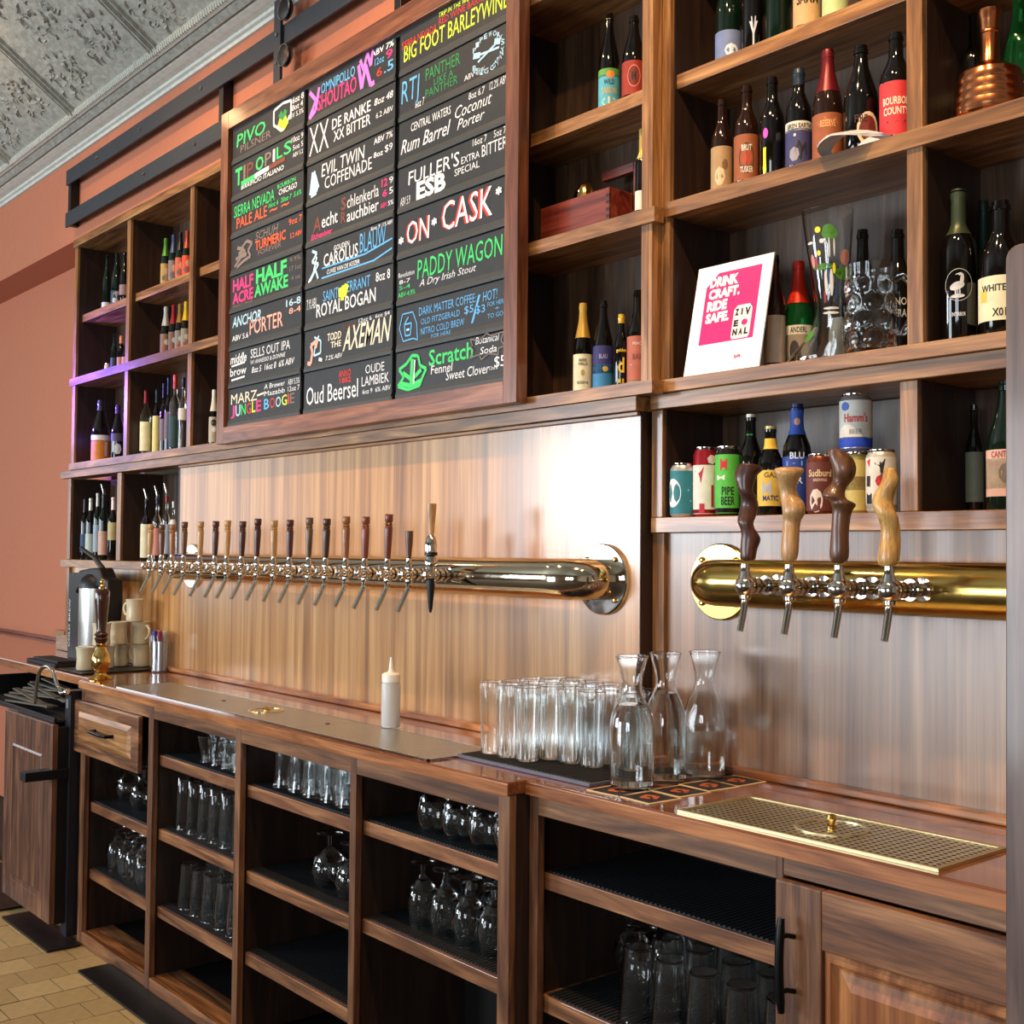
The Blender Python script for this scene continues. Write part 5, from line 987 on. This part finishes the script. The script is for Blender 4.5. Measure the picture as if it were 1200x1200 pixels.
paint((42, 70, 120), [(-.1, .185, .07, .022), (.3, .15, .06, .016)]); paint((150, 44, 52), [(-.7, .215, .08, .014), (-.35, .14, .07, .014)])
t = thing('dimpled_mug', 'clear dimpled glass beer mug on the ledge right of the glass boot', 'glass', (0, 0, 0))
mp_ = aty(1020, 380, 2.165); mx = mp_.x; t.location = (mx, 2.165, Z2)
mb = MB(); NM, NZ = 72, 50; vs = []
Hm = .19; Rm = .052
for j in range(NZ+1):
    z = Hm*j/NZ
    for i in range(NM):
        a = 2*PI*i/NM; r = Rm
        if z < .012: r = Rm*(.90+.1*z/.012)
        if z > .165: r = Rm*.985
        if .012 < z < .16:
            row = int((z-.012)/.037); zc_ = .012+.037*(row+.5); ph = (a+row*PI/7)*7/(2*PI); da = (ph-round(ph))*2*PI/7*Rm; dz = z-zc_
            d2 = (da*da+dz*dz)/(.0175**2)
            r = Rm-.001+(.0034*math.sqrt(1-d2) if d2 < 1 else -.0004)
        vs.append((mx+r*math.cos(a), 2.165+r*math.sin(a), Z2+.001+z))
fs = [(j*NM+i, j*NM+(i+1) % NM, (j+1)*NM+(i+1) % NM, (j+1)*NM+i) for j in range(NZ) for i in range(NM)]
b0 = len(vs)
for k_, (r, z) in enumerate(((Rm-.004, Hm), (Rm-.0065, .165), (Rm-.0075, .02), (Rm-.012, .012))):
    for i in range(NM): a = 2*PI*i/NM; vs.append((mx+r*math.cos(a), 2.165+r*math.sin(a), Z2+.001+z))
for k_ in range(4):
    s0_ = NZ*NM if k_ == 0 else b0+(k_-1)*NM; s1_ = b0+k_*NM
    fs += [(s0_+i, s0_+(i+1) % NM, s1_+(i+1) % NM, s1_+i) for i in range(NM)]
fs += [tuple(range(NM))[::-1], tuple(range(b0+3*NM, b0+4*NM))]
mb.add(vs, fs).build('glass_body', GLASS, t, smooth=True)
MB().tube([(mx+.048, 2.165+.01, Z2+.155), (mx+.07, 2.175, Z2+.16), (mx+.085, 2.18, Z2+.14), (mx+.085, 2.18, Z2+.07), (mx+.07, 2.175, Z2+.04), (mx+.048, 2.17, Z2+.045)], .007, 10).build('handle', GLASS, t, smooth=True)

# ------------------------------------------------------------------ copper flask, cap, box
cpx = aty(1160, 100, 2.165).x
t = thing('copper_flask', 'ribbed copper flask with a long neck on the right shelf', 'flask', (cpx, 2.165, Z3))
pr = [(0, 0), (.062, 0), (.066, .004)]
for k in range(4): pr += [(.066-.002*k, .012+.018*k), (.0675-.002*k, .018+.018*k), (.064-.002*k, .026+.018*k)]
pr += [(.057, .086), (.048, .094), (.034, .102), (.020, .107), (.018, .11), (.0175, .165), (.0195, .167), (.0195, .170), (.018, .172), (.0195, .19), (.023, .205), (.0225, .212), (.018, .214), (0, .214)]
MB().lathe(pr, (cpx, 2.165, Z3+.001), 40).build('flask_body', COPPER, t, smooth=True)
bottle(1141, 26, 2.25, Z3, 20, 'wine', 'dark', 'dark bottle with a pale rimmed label behind the copper flask', [(.3, .40, (150, 144, 110))], pmid=80, H=.26)
bottle(1194, 34, 2.25, Z3, -30, 'champ', 'lit', 'bright green bottle behind the copper flask, at the right edge', [(.08, .30, (190, 150, 110))], pmid=40, H=.27)
# flat cap lying on the shelf edge, brim over the front
hx = aty(1010, 165, 2.13)
t = thing('baseball_cap', 'light grey cap lying flat with its brim over the shelf edge', 'cap', (hx.x, 2.13, Z3))
mb = MB(); GC = plain((196, 198, 204), .8, name='cap_cloth'); vs = []; N1 = 20
hx0 = hx.x+.01
for j in range(6):
    f = j/5
    for i in range(N1): a = 2*PI*i/N1; r = .062*math.cos(f*PI/2*.96); vs.append((hx0+.02+r*math.cos(a)*1.05, 2.165+r*math.sin(a)*.75, Z3+.004+.028*math.sin(f*PI/2)))
fs = [(j*N1+i, j*N1+(i+1) % N1, (j+1)*N1+(i+1) % N1, (j+1)*N1+i) for j in range(5) for i in range(N1)]+[tuple(range(5*N1, 6*N1))]
mb.add(vs, fs).build('crown', GC, t, smooth=True)
mb = MB(); vs = []
for s_ in (0, .004):
    for j in range(6):
        f = j/5
        for i in range(13):
            a = -PI*.5+PI*(i/12)    # brim fans out toward the room and to the left
            u = -math.cos(a)*(.055+.055*f); v = math.sin(a)*.066
            vs.append((hx0-.01+v*1.1-.02*f, 2.135+u*.78, Z3+.006+s_+.012*math.cos(a)**2*(1-f)+.010*(1-abs(v)/.066)))
fs = []
for s_ in (0, 1):
    o_ = s_*78
    for j in range(5):
        for i in range(12): q = (o_+j*13+i, o_+j*13+i+1, o_+(j+1)*13+i+1, o_+(j+1)*13+i); fs.append(q if s_ else q[::-1])
fs += [(5*13+i, 5*13+i+1, 78+5*13+i+1, 78+5*13+i) for i in range(12)]
mb.add(vs, fs).build('brim', GC, t, smooth=True)
# wooden box with gold ornament and angled frame
t = thing('wooden_box', 'open mahogany finger jointed box right of the chalkboard', 'box', (-2.26, 2.13, ZB))
x0, x1, y0, y1, z0, z1 = -2.40, -2.135, 2.115, 2.20, ZB+.001, ZB+.105
bx('front_board', W_RED, t, x0, x1, y0, y0+.008, z0, z1); bx('back_board', W_RED, t, x0, x1, y1-.008, y1, z0, z1); bx('end_board', W_RED, t, x1-.008, x1, y0+.008, y1-.008, z0, z1); bx('end_board', W_RED, t, x0, x0+.008, y0+.008, y1-.008, z0, z1); bx('bottom_board', W_RED, t, x0+.008, x1-.008, y0+.008, y1-.008, z0, z0+.006)
for k in range(5): bx('finger_joint', plain((44, 18, 14), .5, name='joint'), t, x1-.012, x1+.0006, y0-.0006, y0+.004, z0+.008+k*.018, z0+.016+k*.018, bevel=0)
t = thing('gold_ornament', 'gold ribbed ball ornament inside the mahogany box', 'ornament', (-2.27, 2.155, ZB+.055))
mb = MB(); vs = []
for j in range(13):
    f = -PI/2+PI*j/12
    for i in range(32): a = 2*PI*i/32; r = .036*math.cos(f)*(1+.07*math.cos(8*a)); vs.append((-2.27+r*math.cos(a), 2.158+r*math.sin(a)*.8, ZB+.084+.074*math.sin(f)))
mb.add(vs, [(j*32+i, j*32+(i+1) % 32, (j+1)*32+(i+1) % 32, (j+1)*32+i) for j in range(12) for i in range(32)]).build('ball', GOLD, t, smooth=True)
t = thing('angled_stand', 'angled mahogany stand behind the wooden box', 'stand', (-2.1, 2.23, ZB))
bx('upright', W_RED, t, -2.138, -2.116, 2.205, 2.225, ZB+.001, ZB+.19); bx('arm', W_RED, t, -2.255, -2.1385, 2.205, 2.225, ZB+.165, ZB+.19)

# ------------------------------------------------------------------ left counter items
# beer pump handle
px_, py_ = -4.50, 1.735; zb = .9705
t = thing('beer_pump_handle', 'dark turned wood and brass beer pump handle standing on the worktop', 'pump handle', (px_, py_, zb))
MB().lathe([(0, 0), (.046, 0), (.047, .005), (.040, .010), (.024, .018), (.020, .026), (.026, .036), (.034, .055), (.036, .075), (.030, .098), (.020, .112), (.016, .125), (.020, .135), (.016, .142), (.0, .142)], (px_, py_, zb), 28).build('brass_base', GOLD, t, smooth=True)
MB().lathe([(0, .142), (.021, .142), (.022, .150), (.026, .156), (.020, .164), (.027, .172), (.019, .182), (.018, .19), (.022, .24), (.027, .30), (.029, .335), (.022, .347), (0, .35)], (px_, py_, zb), 28).build('wood_grip', plain((58, 28, 20), .22, name='dark_turned_wood', coat=.6), t, smooth=True)
MB().lathe([(0, .348), (.014, .348), (.013, .354), (.007, .358), (.006, .366), (.009, .372), (.008, .380), (.003, .386), (0, .388)], (px_, py_, zb), 20).build('brass_finial', GOLD, t, smooth=True)
# airpot
ay_ = 1.95; ax_ = aty(112, 740, 1.95).x
t = thing('coffee_airpot', 'steel coffee airpot with a black pump lid and lever', 'airpot', (ax_, ay_, .9695))
MB().lathe([(0, 0), (.070, 0), (.072, .006), (.072, .33), (0, .33)], (ax_, ay_, .9700), 36).build('steel_body', STEEL, t, smooth=True)
MB().lathe([(0, .33), (.074, .33), (.074, .352), (.060, .375), (.040, .39), (0, .392)], (ax_, ay_, .9700), 32).build('lid', BLACK, t, smooth=True)
mb = MB(); mb.prism([(ax_+p*1.45, q) for p, q in ((-.12, 1.27), (-.125, 1.34), (-.09, 1.375), (-.02, 1.385), (.06, 1.39), (.09, 1.35), (.135, 1.34), (.14, 1.24), (.125, 1.12), (.105, 1.12), (.10, 1.26), (.07, 1.305), (-.08, 1.31))], ay_-.03, ay_+.04); mb.build('pump_head', BLACK, t, bevel=.008)
MB().tube([(ax_+.07, ay_, 1.385), (ax_+.03, ay_-.02, 1.43), (ax_-.06, ay_-.05, 1.475)], [.012, .011, .008], 10).build('lever', BLACK, t, smooth=True)
mb = MB()
for k, (z0_, z1_, c_) in enumerate(((1.23, 1.28, 0), (1.14, 1.20, 1), (1.05, 1.11, 2))):
    mb.mi = c_; mb.lathe([(.0726, z0_), (.0726, z1_)], (ax_, ay_, 0), 8, a0=-2.75, a1=-2.1)
mb.build('sticker', [plain((120, 150, 200), .5, name='sticker_blue'), plain((150, 196, 214), .5, name='sticker_cyan'), plain((206, 120, 150), .5, name='sticker_pink')], t)
# black dispenser box behind
t = thing('black_dispenser', 'black box with small white vertical lettering behind the airpot', 'dispenser', (-5.46, 2.0, .9695))
bx('case', BLACK, t, -5.52, -5.30, 1.97, 2.055, .970, 1.36)
mb = MB(); vs, fs, asp = txt('COLD BREW', .01, 0); mb.add([(-5.49-.02*b_, 1.9695, 1.02+.22*a) for a, b_ in vs], [f[::-1] for f in fs]); mb.build('lettering', plain((200, 200, 200), .5, name='white_ink'), t)
# mugs
mp2 = vessel([(.030, 0), (.034, .003), (.036, .012), (.0335, .045), (.036, .082), (.038, .094)], th=.0045, base=.008, n=30)
mugme = bake(mp2, 'mug_body', [MUGM]); hme = bake(MB().tube([(.034, 0, .074), (.048, 0, .078), (.060, 0, .066), (.062, 0, .048), (.054, 0, .032), (.036, 0, .022)], .0058, 10), 'mug_handle', [MUGM])
proto = thing('coffee_mug', 'x', 'mug', (0, 0, 0)); put('mug_body', mugme, proto, (0, 0, 0)); put('handle', hme, proto, (0, 0, 0))
mugs = [(100, 784, 1.795, 0, 2.6, 'bright cream coffee mug at the left end of the bottom row'), (124, 0, 1.895, 0, -2.6, 'cream coffee mug in the bottom row just behind the brass pump'), (140, 0, 1.975, 0, -2.5, 'cream coffee mug in the bottom row, third from the airpot'), (166, 0, 2.045, 0, -2.6, 'cream coffee mug at the right end of the bottom row'),
        (119, 0, 1.86, 1, 2.8, 'cream coffee mug in the middle row behind the pump handle'), (139, 0, 1.955, 1, -2.9, 'cream coffee mug in the centre of the middle row'), (165, 0, 2.035, 1, .2, 'cream coffee mug at the right of the middle row, handle to the right'), (158, 0, 2.0, 2, -2.75, 'cream coffee mug alone on top of the pile')]
for i, (px, _, y, lv, rz, lb) in enumerate(mugs):
    o = proto if i == 0 else copy_tree(proto)
    X = aty(px, 770-27*lv, y).x
    if px == 158: X = aty(158, 716, y).x
    o.location = (X, y, .9765+.0955*lv); o.rotation_euler = (0, 0, rz); o['label'] = lb; o['group'] = 'stacked cream coffee mugs'
X_ = aty(150, 786, 1.97).x
solid('serving_tray', MB().box(X_-.16, X_+.10, 1.74, 2.085, .9708, .9755), BLACK, 'flat black tray under the stacked coffee mugs', 'tray', bevel=.002)
solid('rubber_mat', MB().box(-5.42, -5.06, 1.755, 1.86, .9695, .985).box(-5.36, -5.06, 1.765, 1.85, .985, .996), BLK2, 'folded black rubber mat on the left worktop', 'mat', bevel=.003)
# cup of lighters
cxx, cyy = -4.655, 2.035
t = thing('clear_cup', 'tall clear plastic cup holding lighters and pens', 'cup', (cxx, cyy, .9705))
put('cup_body', bake(vessel([(.032, 0), (.034, .002), (.041, .15)], th=.0015, base=.004), 'cup', [GLASS]), t, (cxx, cyy, .9712))
for i, (dx, dy, c_) in enumerate(((-.014, -.006, (30, 60, 200)), (.0, -.010, (20, 40, 120)), (.013, -.004, (150, 20, 36)), (-.006, .010, (30, 30, 40)), (.010, .010, (190, 196, 206)), (-.012, .006, (200, 210, 220)))):
    l_ = tag(MB().lathe([(0, 0), (.008, 0), (.008, .12), (0, .12)], (0, 0, 0), 10).build('lighter', [plain((200, 206, 214), .25, name='lighter_body', metal=.5)]), ('lighter with a %s top standing in the clear cup' % ('bright blue', 'navy', 'red', 'black', 'silver', 'white')[i]), 'lighter', 'lighters in the clear cup')
    l_.location = (cxx+dx*1.6, cyy+dy*1.5, .9765); tp_ = MB().lathe([(0, .12), (.0098, .12), (.0098, .156), (.008, .160), (0, .160)], (0, 0, 0), 12).build('top', plain(c_, .3, name='lighter_top')); tp_.parent = l_

# undercounter appliances at the left
t = thing('undercounter_fridge', 'undercounter fridge with a walnut overlay door and black side', 'fridge', (-4.84, 1.8, FZ+.04))
bx('cabinet_body', BLACK, t, -5.13, -4.565, 1.602, 1.715, .05, .79)
fd = bx('door', wood('fridge_door', (62, 38, 30), (96, 62, 46), (136, 92, 66), 'z', .35, .3), t, -5.125, -4.562, 1.580, 1.601, .055, .802)
mb = MB(); rg = [(0, 1.5795), (.012, 1.586), (.03, 1.5755)]; vs = []
for g_, y_ in rg: x0_, x1_, z0_, z1_ = -5.04+g_, -4.65-g_, .13+g_, .70-g_; vs += [(x0_, y_, z0_), (x1_, y_, z0_), (x1_, y_, z1_), (x0_, y_, z1_)]
mb.add(vs, [(4*i+k, 4*i+(k+1) % 4, 4*i+4+(k+1) % 4, 4*i+4+k) for i in range(2) for k in range(4)]+[(8, 9, 10, 11)]).build('raised_panel', wood('fridge_panel', (66, 42, 32), (104, 68, 50), (146, 100, 72), 'z', .3, .4), fd)
t = thing('ice_bin', 'open black ice bin under the left worktop', 'ice bin', (-5.1, 1.85, .80))
bx('basin_front', BLACK, t, -5.6, -4.61, 1.60, 1.612, .803, .822); bx('basin_floor', BLK2, t, -5.6, -4.61, 1.615, 2.2, .803, .812); bx('basin_back', BLACK, t, -5.6, -4.61, 2.2, 2.215, .803, .92); bx('basin_end', BLACK, t, -5.615, -5.601, 1.60, 2.215, .803, .9)
GR = plain((88, 85, 76), .5, name='grey_slat')
for k in range(9):
    o = MB().box(-.26, .26, -.012, .012, 0, .006).build('rack_slat', GR); o.parent = t; o.location = Vector((-5.02-.03*(k % 4), 1.635+.018*k, .832+.007*k))-t.location; o.rotation_euler = (0, .05*(k % 3-1), .06*math.sin(k*2.3))
t = thing('black_side_column', 'tall black side column with a drip arm beside the drawer', 'equipment', (-4.56, 1.64, FZ))
bx('column', plain((22, 24, 32), .4, name='navy_black'), t, -4.605, -4.548, 1.64, 1.70, .0, .928)
bx('drip_arm', BLACK, t, -4.61, -4.55, 1.478, 1.639, .60, .635); bx('label_plate', plain((110, 112, 116), .5, name='grey_plate'), t, -4.59, -4.57, 1.6385, 1.64, .86, .895, bevel=0)
fa_ = [(-4.54, .93), (-4.61, .918), (-4.655, .945), (-4.69, .982), (-4.715, 1.0), (-4.745, 1.008), (-4.78, 1.009), (-4.825, 1.0), (-4.862, .978), (-4.877, .95), (-4.895, .90), (-4.906, .848)]
t = thing('sink_faucet', 'curved chrome gooseneck spout over the black ice bin', 'faucet', (-4.56, 1.63, .92))
MB().tube([(a, 1.625, b_-.004) for a, b_ in fa_], .0075, 12).build('gooseneck', CHROME, t, smooth=True)
MB().lathe(sphere_prof(.014, 8), (-4.555, 1.628, .925), 16).build('knob', CHROME, t, smooth=True)
